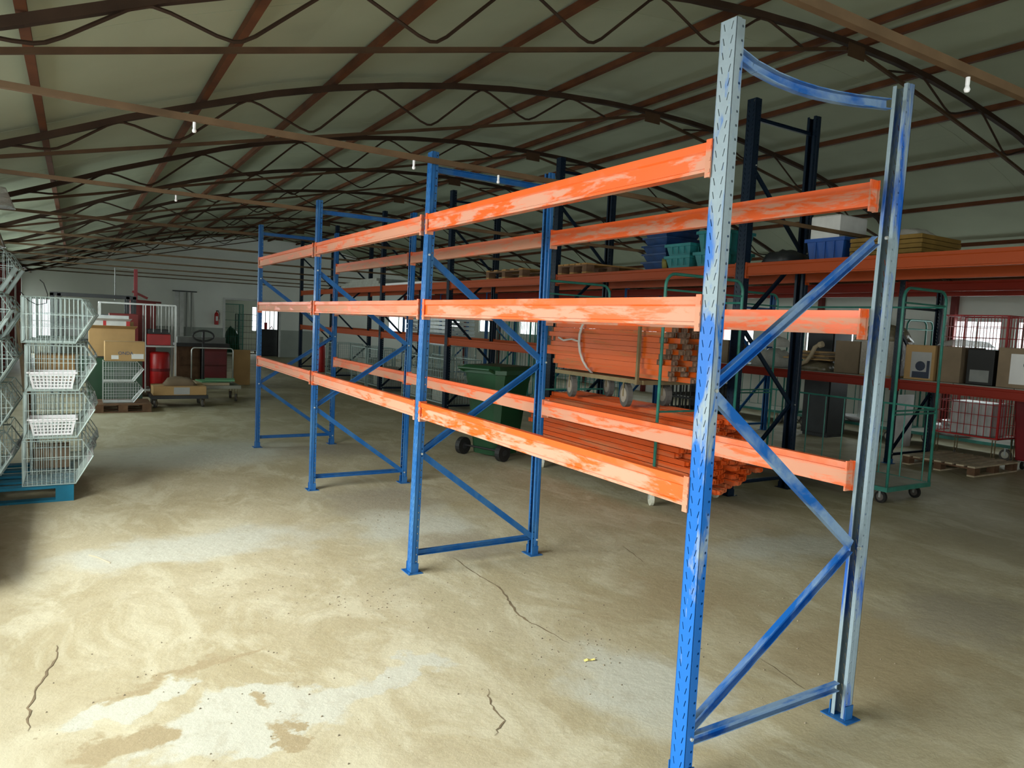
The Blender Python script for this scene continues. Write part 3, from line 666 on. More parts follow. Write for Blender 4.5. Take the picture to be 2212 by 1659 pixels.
# ------------------------------------------------------------------ wheelie bin
def wheelie(loc, rz):
    t = thing('wheelie_bin', loc, 'dark green plastic wheelie bin standing behind the front rack', 'bin', rz=rz)
    m = MB(); lv = [(.20,.18,.04),(.23,.21,.35),(.26,.25,.75),(.29,.29,.98)]
    vs = []
    for a, b, z in lv:
        for x, y in ((-1,-.7),(-.8,-1),(.8,-1),(1,-.7),(1,.7),(.8,1),(-.8,1),(-1,.7)): vs.append((x*a, y*b, z))
    fs = [tuple(range(8))[::-1]]+[(i*8+k, i*8+(k+1) % 8, (i+1)*8+(k+1) % 8, (i+1)*8+k) for i in range(3) for k in range(8)]
    m.add(vs, fs).build('body', MT['green_bin'], t, solid=.01)
    m = MB(); pr = [(.30,.30,.96),(.335,.335,.965),(.335,.335,1.01),(.30,.30,1.01)]; vs = []
    for a, b, z in pr:
        for x, y in ((-1,-.7),(-.8,-1),(.8,-1),(1,-.7),(1,.7),(.8,1),(-.8,1),(-1,.7)): vs.append((x*a, y*b, z))
    fs = [(i*8+k, i*8+(k+1) % 8, ((i+1) % 4)*8+(k+1) % 8, ((i+1) % 4)*8+k) for i in range(4) for k in range(8)]
    m.add(vs, fs).build('rim', MT['green_bin'], t)
    m = MB(); m.add([(-.33,-.30,1.01),(.33,-.30,1.01),(.33,.30,1.01),(-.33,.30,1.01),(-.27,-.24,1.05),(.27,-.24,1.05),(.27,.24,1.05),(-.27,.24,1.05)],[(0,1,5,4),(1,2,6,5),(2,3,7,6),(3,0,4,7),(4,5,6,7)]); m.build('lid', MT['green_bin'], t)
    MB().tube([(-.30,-.22,.97),(-.42,-.22,1.02),(-.42,.22,1.02),(-.30,.22,.97)], .016, 8).build('handle', MT['green_bin'], t)
    MB().tube([(-.22,-.30,.11),(-.22,.30,.11)], .012, 8).build('axle', MT['black'], t)
    for s in (-1, 1):
        o = MB().cyl((0,-.03,0), (0,.03,0), .10, 20).build('wheel', MT['black'], t); o.location = (-.22, s*.29, .10)
        MB().cyl((0,-.033,0), (0,.033,0), .035, 10).build('hub', MT['dark'], o)
    return t
wheelie((2.80, 6.35, 0), .35).scale = (1.2, 1.2, 1.17)

# ------------------------------------------------------------------ pallets
def pallet(loc, label, L=1.2, W=.8, mt=None, mb=None, rz=0, group=None, ntop=5):
    """long side along X, three runners"""
    t = thing('pallet', loc, label, 'pallet', group, rz); mt = mt or MT['wood']; mb = mb or mt
    bw = .1 if ntop > 5 else .125
    for k in range(ntop):
        y = (W-bw)*k/(ntop-1); MB().box(0, L, y, y+bw, .122, .144).build('top_board', mt, t)
    for x in (0, L/2-.07, L-.14):
        MB().box(x, x+.14, 0, W, .10, .122).build('stringer_board', mb, t)
        for y in (0, W/2-.05, W-.1): MB().box(x, x+.14, y, y+.1, .02, .10).build('block', mb, t)
    for y in (0, W/2-.05, W-.1): MB().box(0, L, y, y+.1, 0, .02).build('bottom_board', mt, t)
    return t
pallet((8.40, 2.96, 0), 'pale wooden pallet lying empty on the floor beyond the green cart', L=1.2, W=1.0, mt=MT['wood'], mb=MT['wood_dark'], rz=.0, ntop=7)
pallet((-3.45, 5.55, 0), 'blue painted wooden pallet under the stacked wire baskets', L=1.38, W=1.2, mt=MT['teal_wood'], mb=MT['teal_wood'])

# ------------------------------------------------------------------ wire baskets
def make_basket(W=.50, D=.52, Hh=.40, label='x', mt=None):
    """side profile in XZ opens towards +X; depth D along Y"""
    mt = mt or MT['wire']
    t = thing('wire_basket', (0,0,0), label, 'basket', 'stacked hopper baskets at left')
    pr = [(0,0),(W*.80,0),(W*1.08,Hh*.62),(W*.90,Hh),(0,Hh)]
    for y in (0, D):
        MB().tube([(x,y,z) for x, z in pr], .006, 5, closed=True).build('side_frame', mt, t)
    for x, z in pr: MB().tube([(x,0,z),(x,D,z)], .005, 5).build('rail', mt, t)
    m = MB(); r = .0016
    def top(x): return Hh if x <= W*.90 else Hh-(x-W*.90)/(W*.18)*(Hh*.38)
    def bot(x): return 0 if x <= W*.80 else (x-W*.80)/(W*.28)*Hh*.62
    for y in (0, D):
        for k in range(1, 15):
            x = W*1.06*k/15; m.bar((x,y,bot(x)), (x,y,top(x)), r*2, r*2, (0,1,0))
        m.bar((0,y,Hh*.33), (W*.95,y,Hh*.33), r*2, r*2); m.bar((0,y,Hh*.62), (W*1.08,y,Hh*.62), r*2, r*2)
    for k in range(1, 14):
        y = D*k/14; m.bar((0,y,0), (0,y,Hh), r*2, r*2, (0,1,0)); m.bar((0,y,0), (W*.8,y,0), r*2, r*2); m.bar((W*.8,y,0), (W*1.08,y,Hh*.62), r*2, r*2, (0,1,0))
    for x in (W*.2, W*.4, W*.6): m.bar((x,0,0), (x,D,0), r*2, r*2)
    m.build('wire_mesh', mt, t)
    m = MB(); a, b = (W*.985, Hh*.42), (W*1.085, Hh*.645)
    m.add([(a[0],.01,a[1]),(a[0],D-.01,a[1]),(b[0],D-.01,b[1]),(b[0],.01,b[1])], [(0,1,2,3)]); m.build('front_panel', MT['grey_paper'], t, solid=.003)
    return t
bk = make_basket(); used = [0]
ROWN = ['front', 'second', 'third', 'fourth']; TIER = ['bottom', 'second lowest', 'third', 'fourth', 'fifth', 'top', 'topmost']
def place_basket(x, y, z, lab):
    if used[0] == 0: used[0] = 1; bk.location = (x,y,z); tag(bk, lab); return bk
    return dup(bk, (x,y,z), lab)
BZ = [.15, .57, .99, 1.41]
# right hand stack (nearest the aisle)
for r in range(3):
    for k in range(4 if r != 1 else 4):
        tn = ['bottom', 'second lowest', 'third', 'top'][k]
        place_basket(-2.455+.012*((k+r) % 3)+.02*r, 5.58+.56*r, BZ[k]+.004*k, '%s wire basket of the %s stack beside the aisle' % (tn, ['front', 'middle', 'rear'][r]))
# left hand stacks
for r in range(3):
    for k in range(4 + (r == 1) + (r == 2)):
        tn = ['bottom', 'second lowest', 'third', 'fourth', 'fifth', 'sixth'][k]
        place_basket(-3.07+.01*((k+2*r) % 3), 5.58+.56*r, BZ[0]+.42*k+.004*k+(.03 if r == 0 else 0), '%s wire basket of the %s stack at the left edge' % (tn, ['front', 'middle', 'rear'][r]))
def perforated_bin(loc, label, W=.36, D=.26, Hh=.15):
    t = thing('plastic_basket', loc, label, 'basket', 'white plastic baskets inside the wire baskets')
    m = MB(); nx, nz = 11, 4
    def side(p0, p1, q0, q1, nx):
        P0, P1, Q0, Q1 = map(Vector, (p0, p1, q0, q1))
        def pt(u, v): return (P0.lerp(P1, u)).lerp(Q0.lerp(Q1, u), v)
        for i in range(nx):
            for j in range(nz):
                u0, u1 = .04+.92*i/nx, .04+.92*(i+1)/nx; v0, v1 = .06+.76*j/nz, .06+.76*(j+1)/nz
                o = [pt(u0,v0), pt(u1,v0), pt(u1,v1), pt(u0,v1)]; c = (o[0]+o[2])/2
                m.add(o+[c+(q-c)*.66 for q in o], [(0,1,5,4),(1,2,6,5),(2,3,7,6),(3,0,4,7)])
        m.add([pt(0,0),pt(1,0),pt(1,.06),pt(0,.06)], [(0,1,2,3)]); m.add([pt(0,.82),pt(1,.82),pt(1,1),pt(0,1)], [(0,1,2,3)])
        m.add([pt(0,.06),pt(.04,.06),pt(.04,.82),pt(0,.82)], [(0,1,2,3)]); m.add([pt(.96,.06),pt(1,.06),pt(1,.82),pt(.96,.82)], [(0,1,2,3)])
    i = .03
    b = [(i,i,0),(W-i,i,0),(W-i,D-i,0),(i,D-i,0)]; c = [(0,0,Hh),(W,0,Hh),(W,D,Hh),(0,D,Hh)]
    for k in range(4): side(b[k], b[(k+1) % 4], c[k], c[(k+1) % 4], 11 if k % 2 == 0 else 8)
    m.add(b, [(0,1,2,3)]); m.build('body', MT['white_plastic'], t, solid=.003)
    m = MB(); m.box(-.012,W+.012,-.012,0,Hh-.012,Hh).box(-.012,W+.012,D,D+.012,Hh-.012,Hh).box(-.012,0,0,D,Hh-.012,Hh).box(W,W+.012,0,D,Hh-.012,Hh); m.build('rim', MT['white_plastic'], t)
    return t
perforated_bin((-2.41, 5.63, BZ[2]+.02), 'white perforated plastic basket in the third wire basket up')
perforated_bin((-2.41, 5.63, BZ[1]+.02), 'white perforated plastic basket in the second wire basket from below')
def carton(loc, size, label, mt=None, rz=0, tape=True, marks=(), name='cardboard_box', open_=False, group=None):
    """closed carton with flaps and tape; marks: (face, u0,u1,v0,v1, material); faces: 'f' = -Y, 'l' = -X"""
    mt = mt or MT['card']; sx, sy, sz = size; t = thing(name, loc, label, 'box', group, rz)
    MB().box(0,sx,0,sy,0,sz-.006).build('carton_body', mt, t, bevel=.006)
    if open_:
        m = MB()
        m.add([(0,0,sz-.006),(sx,0,sz-.006),(sx+.03,-sy*.32,sz+sy*.12),(-.03,-sy*.32,sz+sy*.12)], [(0,1,2,3)]); m.build('flap', mt, t, solid=.004); m = MB(); m.add([(0,sy,sz-.006),(sx,sy,sz-.006),(sx,sy*1.1,sz+sy*.3),(0,sy*1.1,sz+sy*.3)], [(0,1,2,3)]); m.build('flap', mt, t, solid=.004)
    else:
        MB().box(.003,sx-.003,.003,sy/2-.002,sz-.005,sz).build('flap', mt, t); MB().box(.003,sx-.003,sy/2+.002,sy-.003,sz-.005,sz).build('flap', mt, t)
        if tape: MB().box(0,sx,sy/2-.025,sy/2+.025,sz,sz+.001).build('tape', MT['sand'], t)
    for fc, u0, u1, v0, v1, mm in marks:
        if fc == 'f': m = MB().box(u0*sx,u1*sx,-.0015,0,v0*sz,v1*sz)
        else: m = MB().box(-.0015,0,u0*sy,u1*sy,v0*sz,v1*sz)
        m.build('printed_label', mm, t)
    return t
# contents glimpsed in the left baskets
carton((-3.02, 5.64, BZ[2]+.065), (.36,.3,.22), 'cream carton inside the left front wire basket', MT['sand'])
carton((-2.40, 6.2, BZ[0]+.03), (.3,.3,.20), 'small dull carton low in the middle basket stack', MT['card_grey'])
carton((-2.38, 6.2, BZ[2]+.03), (.32,.3,.26), 'brown carton in the middle basket stack, third basket up', MT['card'])
carton((-3.0, 6.2, BZ[1]+.03), (.3,.3,.2), 'red carton seen through the left baskets', MT['red'])
carton((-2.42, 5.8, .146), (.0+.2,.25,.0+.001+.0), 'x', MT['sand']) if False else None
def rag(name, loc, label, cat, sx, sy, sz, mt, seed=0, n=7, group=None):
    """soft lumpy sack or wrapped pack lying on its base"""
    rnd = random.Random(seed); t = thing(name, loc, label, cat, group); vs = []; fs = []
    for i in range(n+1):
        for j in range(n+1):
            u, v = i/n*2-1, j/n*2-1; e = (1-abs(u)**3)*(1-abs(v)**3); vs.append((u*sx/2*(1+rnd.uniform(-.03,.03)), v*sy/2*(1+rnd.uniform(-.03,.03)), .004+sz*(e**.45)*(1+rnd.uniform(-.14,.10))))
    for i in range(n):
        for j in range(n): fs.append((i*(n+1)+j, (i+1)*(n+1)+j, (i+1)*(n+1)+j+1, i*(n+1)+j+1))
    nb_ = len(vs); rim = [i*(n+1) for i in range(n+1)]+[n*(n+1)+j for j in range(1,n+1)]+[i*(n+1)+n for i in range(n-1,-1,-1)]+[j for j in range(n-1,0,-1)]
    vs += [(vs[i][0]*.95, vs[i][1]*.95, 0) for i in rim]
    m_ = len(rim); fs += [(rim[(k+1) % m_], rim[k], nb_+k, nb_+(k+1) % m_) for k in range(m_)]; fs.append(tuple(nb_+k for k in range(m_)))
    MB().add(vs, fs).build('cover', mt, t, smooth=True); return t
rag('wrapped_bundle', (-2.84, 6.42, 2.28), 'grey plastic wrapped bundle on the tall left basket stack', 'bundle', .42, .36, .30, MT['brown_wrap'], 3)
rag('wrapped_bundle', (-2.80, 7.0, 2.71), 'greenish wrapped pack on the rear left basket stack', 'bundle', .44, .38, .22, MT['wrap'], 4)
t = thing('cable_loop', (-2.3, 5.9, 1.85), 'thin dark cable looping over the basket stack', 'cable')
MB().tube([(-.18,0,.02),(-.12,0,-.06),(-.05,0,-.10),(.02,0,-.08),(.03,0,.0),(.0,0,.10),(-.03,0,.13)], .004, 5).build('cord', MT['dark'], t)
for i, (x0, x1) in enumerate(((-2.58,-2.36),(-2.63,-2.44))):
    o = MB().bar((x0, 7.9+.25*i, 1.55+.15*i), (x1-.05, 7.6+.25*i, .02), .05, .02).build('timber_lath', MT['wood'] if i else MT['wood_dark']); tag(o, ['dark timber lath leaning behind the left baskets', 'pale timber lath leaning behind the left baskets'][i], 'lath')

# ------------------------------------------------------------------ left background clutter
def cage_frame(name, loc, label, W, D, H, mt, vb=5, hb=3, z0=.12, group=None, cat='cage', wheels=True, shelf=None, rz=0, front=True):
    t = thing(name, loc, label, cat, group, rz)
    pm = MB().bar((0,0,z0), (0,0,H), .028, .028).mesh('corner_post', mt)
    for x in (0, W):
        for y in (0, D): o = bpy.data.objects.new('corner_post', pm); COL.objects.link(o); o.parent = t; o.location = (x, y, 0)
    m = MB()
    for z in (z0, H):
        m = MB().bar((0,0,z), (W,0,z), .022).bar((0,D,z), (W,D,z), .022).bar((0,0,z), (0,D,z), .022).bar((W,0,z), (W,D,z), .022); m.build('rail', mt, t)
    m = MB()
    for y in ((0, D) if front else (D,)):
        for k in range(1, vb): m.bar((W*k/vb,y,z0), (W*k/vb,y,H), .008, .008, (0,1,0))
        for k in range(1, hb): m.bar((0,y,z0+(H-z0)*k/hb), (W,y,z0+(H-z0)*k/hb), .008)
    nd = max(2, int(vb*D/W))
    for x in (0, W):
        for k in range(1, nd): m.bar((x,D*k/nd,z0), (x,D*k/nd,H), .008, .008, (0,1,0))
        for k in range(1, hb): m.bar((x,0,z0+(H-z0)*k/hb), (x,D,z0+(H-z0)*k/hb), .008)
    m.build('wire_panel', mt, t)
    MB().box(0,W,0,D,z0-.02,z0).build('floor_panel', MT['deck'], t)
    if shelf:
        for z in shelf: MB().box(.01,W-.01,.01,D-.01,z-.012,z).build('shelf', mt, t)
    if wheels:
        for x in (.06, W-.06):
            for y in (.06, D-.06): caster(t, x, y, .045, z0-.02, MT['grey_rubber'], MT['grey_hub'])
    return t
b2 = make_basket(.56, .42, .34, 'small wire basket holding a brown carton on a low dolly', MT['chrome'])
def low_dolly(loc, W, D, label, handle=None, mt=MT['dark'], H=.24, rz=0):
    t = thing('platform_dolly', loc, label, 'dolly', rz=rz)
    MB().box(0,W,0,D,H-.06,H).build('platform', mt, t)
    for x in (.08, W-.08):
        for y in (.08, D-.08): caster(t, x, y, .075, H-.06, MT['grey_rubber'], MT['grey_hub'], ang=1.2)
    if handle: MB().tube(u_frame(.03, W-.03, D-.02, H, handle, rc=.06), .013, 6).build('push_handle', MT['chrome'], t, smooth=True)
    return t
tag(b2, group='small carton baskets'); b2.location = (-1.66, 11.8, .15)
low_dolly((-1.72, 11.75, 0), .78, .55, 'low dark dolly under the small wire basket and carton', H=.15, mt=MT['dark']) if False else None
pallet((-1.80, 11.62, 0), 'dark wooden pallet under the small wire baskets', L=.85, W=.8, mt=MT['wood_dark'])
b2.rotation_euler = (0,0,0)
b3 = dup(b2, (-1.66, 11.8, .506), 'upper small wire basket under the brown carton')
carton((-1.64, 11.83, .854), (.60,.36,.33), 'brown cardboard box with white labels and blue printing on small basket', MT['card'], marks=(('f',.16,.34,.10,.30,MT['label']), ('f',.66,1.0-.03,.12,.38,MT['label'])), rz=0)
# printed word on the carton
cu = bpy.data.curves.new('t', 'FONT'); cu.body = 'ONDA'; cu.size = .075; cu.extrude = .0008; cu.align_x = 'CENTER'
to = bpy.data.objects.new('t', cu); COL.objects.link(to); bpy.context.view_layer.update()
me = bpy.data.meshes.new_from_object(to.evaluated_get(bpy.context.evaluated_depsgraph_get())); bpy.data.objects.remove(to)
me.materials.clear(); me.materials.append(MT['ink'])
for c in [k for k in bpy.data.objects if k.get('label') == 'brown cardboard box with white labels and blue printing on small basket']:
    o = bpy.data.objects.new('printed_word', me); COL.objects.link(o); o.parent = c; o.location = (.31, -.0015, .11); o.rotation_euler = (math.pi/2, 0, 0)
stand = thing('low_cabinet', (-1.88, 12.6, 0), 'dark green cabinet carrying the long cartons behind the small basket', 'cabinet')
MB().box(0,.86,0,.5,.03,.86).build('cabinet_body', MT['green_bin'], stand); MB().box(-.01,.87,-.01,.51,.86,.88).build('cabinet_top', MT['dark'], stand); MB().box(.02,.42,-.015,0,.06,.83).build('door', MT['green_bin'], stand); MB().box(.44,.84,-.015,0,.06,.83).build('door', MT['green_bin'], stand); MB().box(.02,.84,.02,.48,0,.03).build('plinth', MT['dark'], stand)
carton((-1.86, 12.62, .882), (.72,.4,.50), 'long open brown carton on the green cabinet', MT['card'], open_=True)
carton((-1.82, 12.68, 1.388), (.60,.30,.13), 'open white carton with red edges atop the long brown carton', MT['light_grey'], open_=True, marks=(('f',.30,.38,0,1,MT['red']), ('f',.90,1,0,1,MT['red'])))
carton((-1.12, 12.66, .882), (.12,.3,.14), 'small red box at the end of the green cabinet', MT['red'], tape=False)
# dark steel display frame
t = thing('steel_frame_rack', (-2.45, 14.6, 0), 'black steel frame rack standing behind the cartons', 'rack')
m = MB()
for x in (0, .12, 1.30, 1.42):
    for y in (0, .6): MB().bar((x,y,0), (x,y,1.98), .06).build('post', MT['dark'], t)
MB().box(-.03,1.45,-.03,.63,1.93,2.0).build('top_frame', MT['dark'], t); MB().box(-.03,1.45,-.03,.63,1.05,1.09).build('shelf', MT['dark'], t); MB().box(-.03,1.45,-.03,.63,.25,.29).build('shelf', MT['dark'], t)
MB().bar((.2,.3,1.1), (.6,.3,1.6), .04).bar((.6,.3,1.6), (.9,.3,1.1), .04).build('bracket', MT['mid_grey'], t)
carton((-2.3, 14.75, 1.095), (.5,.35,.4), 'grey box on the black frame rack', MT['mid_grey'], tape=False); carton((-1.65, 14.75, 1.095), (.4,.35,.5), 'dark box on the black frame rack', MT['deep_blue'], tape=False)
carton((-2.0, 14.75, .295), (.6,.35,.45), 'dark green crate under the black frame rack shelf', MT['green_bin'], tape=False)
t = thing('red_stand', (-1.05, 15.6, 0), 'maroon steel stand with raised red bar behind the white rack', 'stand')
MB().box(0,.5,0,.4,0,1.9).build('cabinet', MT['maroon'], t); MB().bar((-.0,.2,1.93), (.62,.2,1.90), .04).bar((.05,.2,2.12), (.35,.2,1.98), .05).build('bar', MT['maroon'], t)
MB().box(.08,.15,.17,.24,1.9,2.6).build('red_sign_bar', MT['dark_red'], t); MB().tube([(-.28,.2,1.9),(-.28,.2,2.6),(.08,.2,2.6)], .012, 6).build('hanger_tube', MT['mid_grey'], t)
# white framed trolley with red goods
t = thing('white_shelf_trolley', (-1.66, 13.9, 0), 'white framed shelf trolley holding red goods', 'trolley')
m = MB()
for x in (0, .78, 1.32):
    for y in (0, .6): MB().bar((x,y,.1), (x,y,1.84), .035 if x != .78 else .02).build('post', MT['light_grey'], t)
m = MB()
for z in (1.84, 1.02, .15): m.bar((0,0,z), (1.32,0,z), .03).bar((0,.6,z), (1.32,.6,z), .03).bar((0,0,z), (0,.6,z), .03).bar((1.32,0,z), (1.32,.6,z), .03)
for x in (.92, 1.06, 1.2): m.bar((x,.6,1.02), (x,.6,1.84), .015).bar((x,0,1.3), (x,0,1.84), .012)
m.build('rail', MT['light_grey'], t); MB().box(0,1.32,0,.6,1.005,1.02).build('shelf', MT['light_grey'], t); MB().box(0,1.32,0,.6,.135,.15).build('shelf', MT['light_grey'], t)
for x in (.06, 1.26):
    for y in (.06, .54): caster(t, x, y, .045, .135, MT['grey_rubber'], MT['grey_hub'])
carton((-.84, 13.98, 1.04), (.42,.45,.22), 'red crate on the middle shelf of the white trolley', MT['red'], tape=False)
carton((-.82, 14.0, 1.262), (.38,.4,.09), 'dark tray on the red crate of the white trolley', MT['dark'], tape=False)
carton((-1.5, 13.98, 1.04), (.5,.45,.6), 'maroon panel box on the white trolley', MT['maroon'], tape=False)
t = thing('red_bin', (-.60, 14.2, .155), 'shiny red cylindrical drum on the lower trolley shelf', 'drum')
MB().lathe([(.001,0),(.17,0),(.19,.04),(.19,.70),(.165,.74),(.001,.74)], 16).build('drum_body', MT['red'], t, smooth=True); MB().lathe([(.192,.35),(.197,.36),(.197,.40),(.192,.41)], 16).build('drum_band', MT['dark_red'], t)
t = thing('red_bin', (-1.02, 14.2, .155), 'dark red cylindrical drum beside the shiny one on the trolley', 'drum')
MB().lathe([(.001,0),(.17,0),(.19,.04),(.19,.70),(.165,.74),(.001,.74)], 16).build('drum_body', MT['dark_red'], t, smooth=True)
# dollies with flat goods
low_dolly((-.92, 12.15, 0), .95, .7, 'low dark dolly with a flat carton, beside the small basket', H=.22)
carton((-.88, 12.17, .223), (.88,.6,.16), 'flat brown carton with grey label on the low dolly', MT['card'], marks=(('f',.38,.68,.1,.9,MT['grey_paper']),))
rag('packing_paper', (-.42, 12.5, .386), 'crumpled brown packing paper on the flat carton', 'paper', .55, .4, .14, MT['card_grey'], 11)
low_dolly((-.10, 12.93, 0), .85, .75, 'grey steel push dolly with tubular handle and flat sheets', handle=1.02, H=.32, mt=MT['deck'])
carton((-.06, 12.98, .323), (.60,.62,.05), 'flat tan carton on the push dolly', MT['sand'], tape=False)
for i, (rz, lb) in enumerate(((.12, 'lower'), (-.15, 'upper'))):
    t = thing('green_sheet', (.04+.05*i, 13.02, .376+.028*i), '%s mint green sheet stacked on the push dolly' % lb, 'sheet', rz=rz); MB().box(0,.55,0,.5,0,.022).build('board', MT['sheet_green'], t, bevel=.004)
t = thing('machine_bench', (-.05, 16.3, 0), 'dark wooden workbench with drawers behind the push dolly', 'bench')
MB().box(-.05,1.15,-.04,.64,.92,1.0).build('benchtop', MT['dark'], t); MB().box(0,.5,0,.6,.08,.92).build('cabinet', MT['wood_dark'], t); MB().box(.55,1.1,0,.6,.08,.92).build('cabinet', MT['maroon'], t)
for k in range(2): MB().box(.03,.47,-.02,0,.5-.36*k,.82-.36*k).build('drawer', MT['wood_dark'], t); MB().box(.58,1.07,-.02,0,.5-.36*k,.82-.36*k).build('drawer', MT['dark_red'], t)
MB().box(-.02,1.12,.02,.58,0,.08).build('plinth', MT['dark'], t); MB().box(.02,1.08,.1,.55,1.0,1.14).build('tray_stack', MT['mid_grey'], t)
carton((1.20, 16.45, 0), (.42,.05,.86), 'flat brown cardboard sheet leaning at the end of the bench', MT['card'], tape=False)
t = thing('machine_stand', (.42, 15.6, 0), 'black pedestal machine with round hoop top before the bench', 'machine')
MB().lathe([(.18,0),(.18,.03),(.03,.06),(.025,1.0)], 12).build('pedestal', MT['dark'], t); MB().tube([(.22*math.cos(a),0,1.2+.12*math.sin(a)) for a in [2*math.pi*k/16 for k in range(16)]], .02, 6, closed=True).build('hoop', MT['dark'], t); MB().bar((0,0,1.0), (0,0,1.32), .05).build('steel_post', MT['dark'], t)
# leaning panels near far wall
for i in range(4):
    x = 1.22+.17*i; o = MB().bar((x, 27.95, 0.01), (x+.03, 28.30, 2.45), .15 if i < 2 else .05, .03, (0,1,0)).build('leaning_panel', MT['light_grey'] if i < 2 else MT['mid_grey'])
    tag(o, ['wide pale panel leaning on the far wall, leftmost', 'wide pale panel leaning on the far wall, second', 'narrow grey bar leaning on the far wall', 'narrow grey bar leaning rightmost on the far wall'][i], 'panel')
MB_ = MB().box(1.1, 1.95, 28.2, 28.34, 2.46, 2.50).build('wall_rail', MT['dark']); tag(MB_, 'dark rail on the far wall above the leaning panels', 'rail')
def extinguisher(loc, label, s=1.0):
    t = thing('fire_extinguisher', loc, label, 'extinguisher')
    MB().lathe([(.001,0),(.075*s,0),(.08*s,.03),(.08*s,.40*s),(.06*s,.46*s),(.02*s,.49*s),(.02*s,.52*s)], 14).build('cylinder', MT['red'], t, smooth=True)
    MB().box(-.02,.07,-.015,.015,.52*s,.56*s).build('valve', MT['dark'], t); MB().tube([(.05,0,.53*s),(.11,0,.45*s),(.10,0,.2*s)], .01, 6).build('hose', MT['black'], t); MB().box(-.04,.04,-.08*s-.004,-.08*s+.01,.15*s,.33*s).build('label_plate', MT['label'], t)
extinguisher((2.68, 28.28, 1.25), 'red fire extinguisher hung on the far wall left of the doorway')
t = thing('large_extinguisher', (4.62, 20.7, 0), 'tall red cylinder with grey head standing behind the racks', 'cylinder')
MB().lathe([(.001,0),(.13,0),(.14,.03),(.14,.78),(.10,.88),(.05,.92)], 14).build('cylinder', MT['red'], t, smooth=True); MB().box(-.05,.05,-.05,.05,.92,1.12).build('head', MT['mid_grey'], t)
# doorway contents
t = thing('black_cabinet', (4.55, 28.9, 0), 'black cabinet standing in the far doorway', 'cabinet')
MB().box(0,.62,0,.6,0,1.12).build('body', MT['black'], t); MB().box(.02,.6,-.02,0,.05,1.08).build('door', MT['dark'], t)
t = thing('red_tool', (4.7, 29.1, 1.122), 'small red tool on the black cabinet', 'tool'); MB().box(0,.1,0,.1,0,.28).build('grip', MT['red'], t); MB().tube([(.2,.05,.01),(.3,.05,.14),(.36,.05,.01)], .02, 6).build('handle', MT['red'], t)
cage_frame('roll_cage', (3.1, 29.2, 0), 'green wire roll cage with dark cover inside the far doorway', .75, .8, 2.1, MT['green'], 8, 6, group=None)
rag('dark_cover', (3.48, 29.6, .13), 'dark cloth heap in the green cage beyond the doorway', 'cloth', .6, .6, 1.0, MT['green_bin'], 5)
cage_frame('roll_cage', (3.95, 30.6, 0), 'dark wire roll cage behind the doorway beside the window', .9, .8, 1.7, MT['dark'], 8, 6)

# ------------------------------------------------------------------ mesh containers in the middle
def mesh_box(loc, W, L, H, label, mt=MT['wire'], n=12, hz=7):
    t = thing('mesh_container', loc, label, 'container', 'wire mesh containers behind the navy rack')
    pm = MB().bar((0,0,0), (0,0,H), .03).mesh('corner_post', mt)
    for x in (0, W):
        for y in (0, L): o = bpy.data.objects.new('corner_post', pm); COL.objects.link(o); o.parent = t; o.location = (x, y, 0)
    m = MB()
    for z in (.12, H):
        m = MB(); m.bar((0,0,z), (W,0,z), .02).bar((0,L,z), (W,L,z), .02).bar((0,0,z), (0,L,z), .02).bar((W,0,z), (W,L,z), .02); m.build('rail', mt, t)
    m = MB()
    for k in range(1, n):
        for x in (0, W): m.bar((x,L*k/n,.12), (x,L*k/n,H), .006, .006, (0,1,0))
        for y in (0, L): m.bar((W*k/n,y,.12), (W*k/n,y,H), .006, .006, (0,1,0))
    for k in range(1, hz):
        z = .12+(H-.12)*k/hz
        m.bar((0,0,z), (W,0,z), .006).bar((0,L,z), (W,L,z), .006).bar((0,0,z), (0,L,z), .006).bar((W,0,z), (W,L,z), .006)
    m.build('wire_mesh', mt, t); MB().box(0,W,0,L,.10,.12).build('floor_panel', MT['mid_grey'], t); return t
for i, (y, lb) in enumerate(((10.9, 'nearest'), (12.15, 'second'), (14.45, 'third'), (15.7, 'fourth'), (17.0+1.0, 'fifth'))):
    mesh_box((4.32, y, 0), .72, 1.1, 1.02, '%s wire mesh container standing under the navy rack beams' % lb)
    if i < 4: carton((4.40, y+.15, .125), (.55,.75,.45+.15*(i % 2)), 'grey carton inside the %s mesh container' % lb, MT['sheet_grey'])
# trays stacked
for s in range(2):
    for k in range(9):
        t = thing('metal_tray', (5.6+.02*(k % 2), 13.6+1.25*s, 1.2+.1*k), '%s aluminium tray in the %s tall tray stack' % (['bottom', 'second lowest', 'third lowest', 'fourth lowest', 'middle', 'fourth highest', 'third highest', 'second highest', 'topmost'][k], ['near', 'far'][s]), 'tray', ['trays in the near tall stack', 'trays in the far tall stack'][s])
        m = MB(); m.box(0,.7,0,1.1,0,.004).box(0,.7,0,.01,.004,.07).box(0,.7,1.09,1.1,.004,.07).box(0,.01,.01,1.09,.004,.07).box(.69,.7,.01,1.09,.004,.07); m.build('pan', MT['alu'], t)
        MB().box(-.02,.72,-.02,0,.06,.075).box(-.02,0,0,1.1,.06,.075).build('lip', MT['alu'], t)
    cage_frame('tray_trolley', (5.55, 13.55+1.25*s, 0), '%s grey wire trolley under the stacked trays' % ['near', 'far'][s], .8, 1.18, 1.195, MT['wire'], 6, 4)
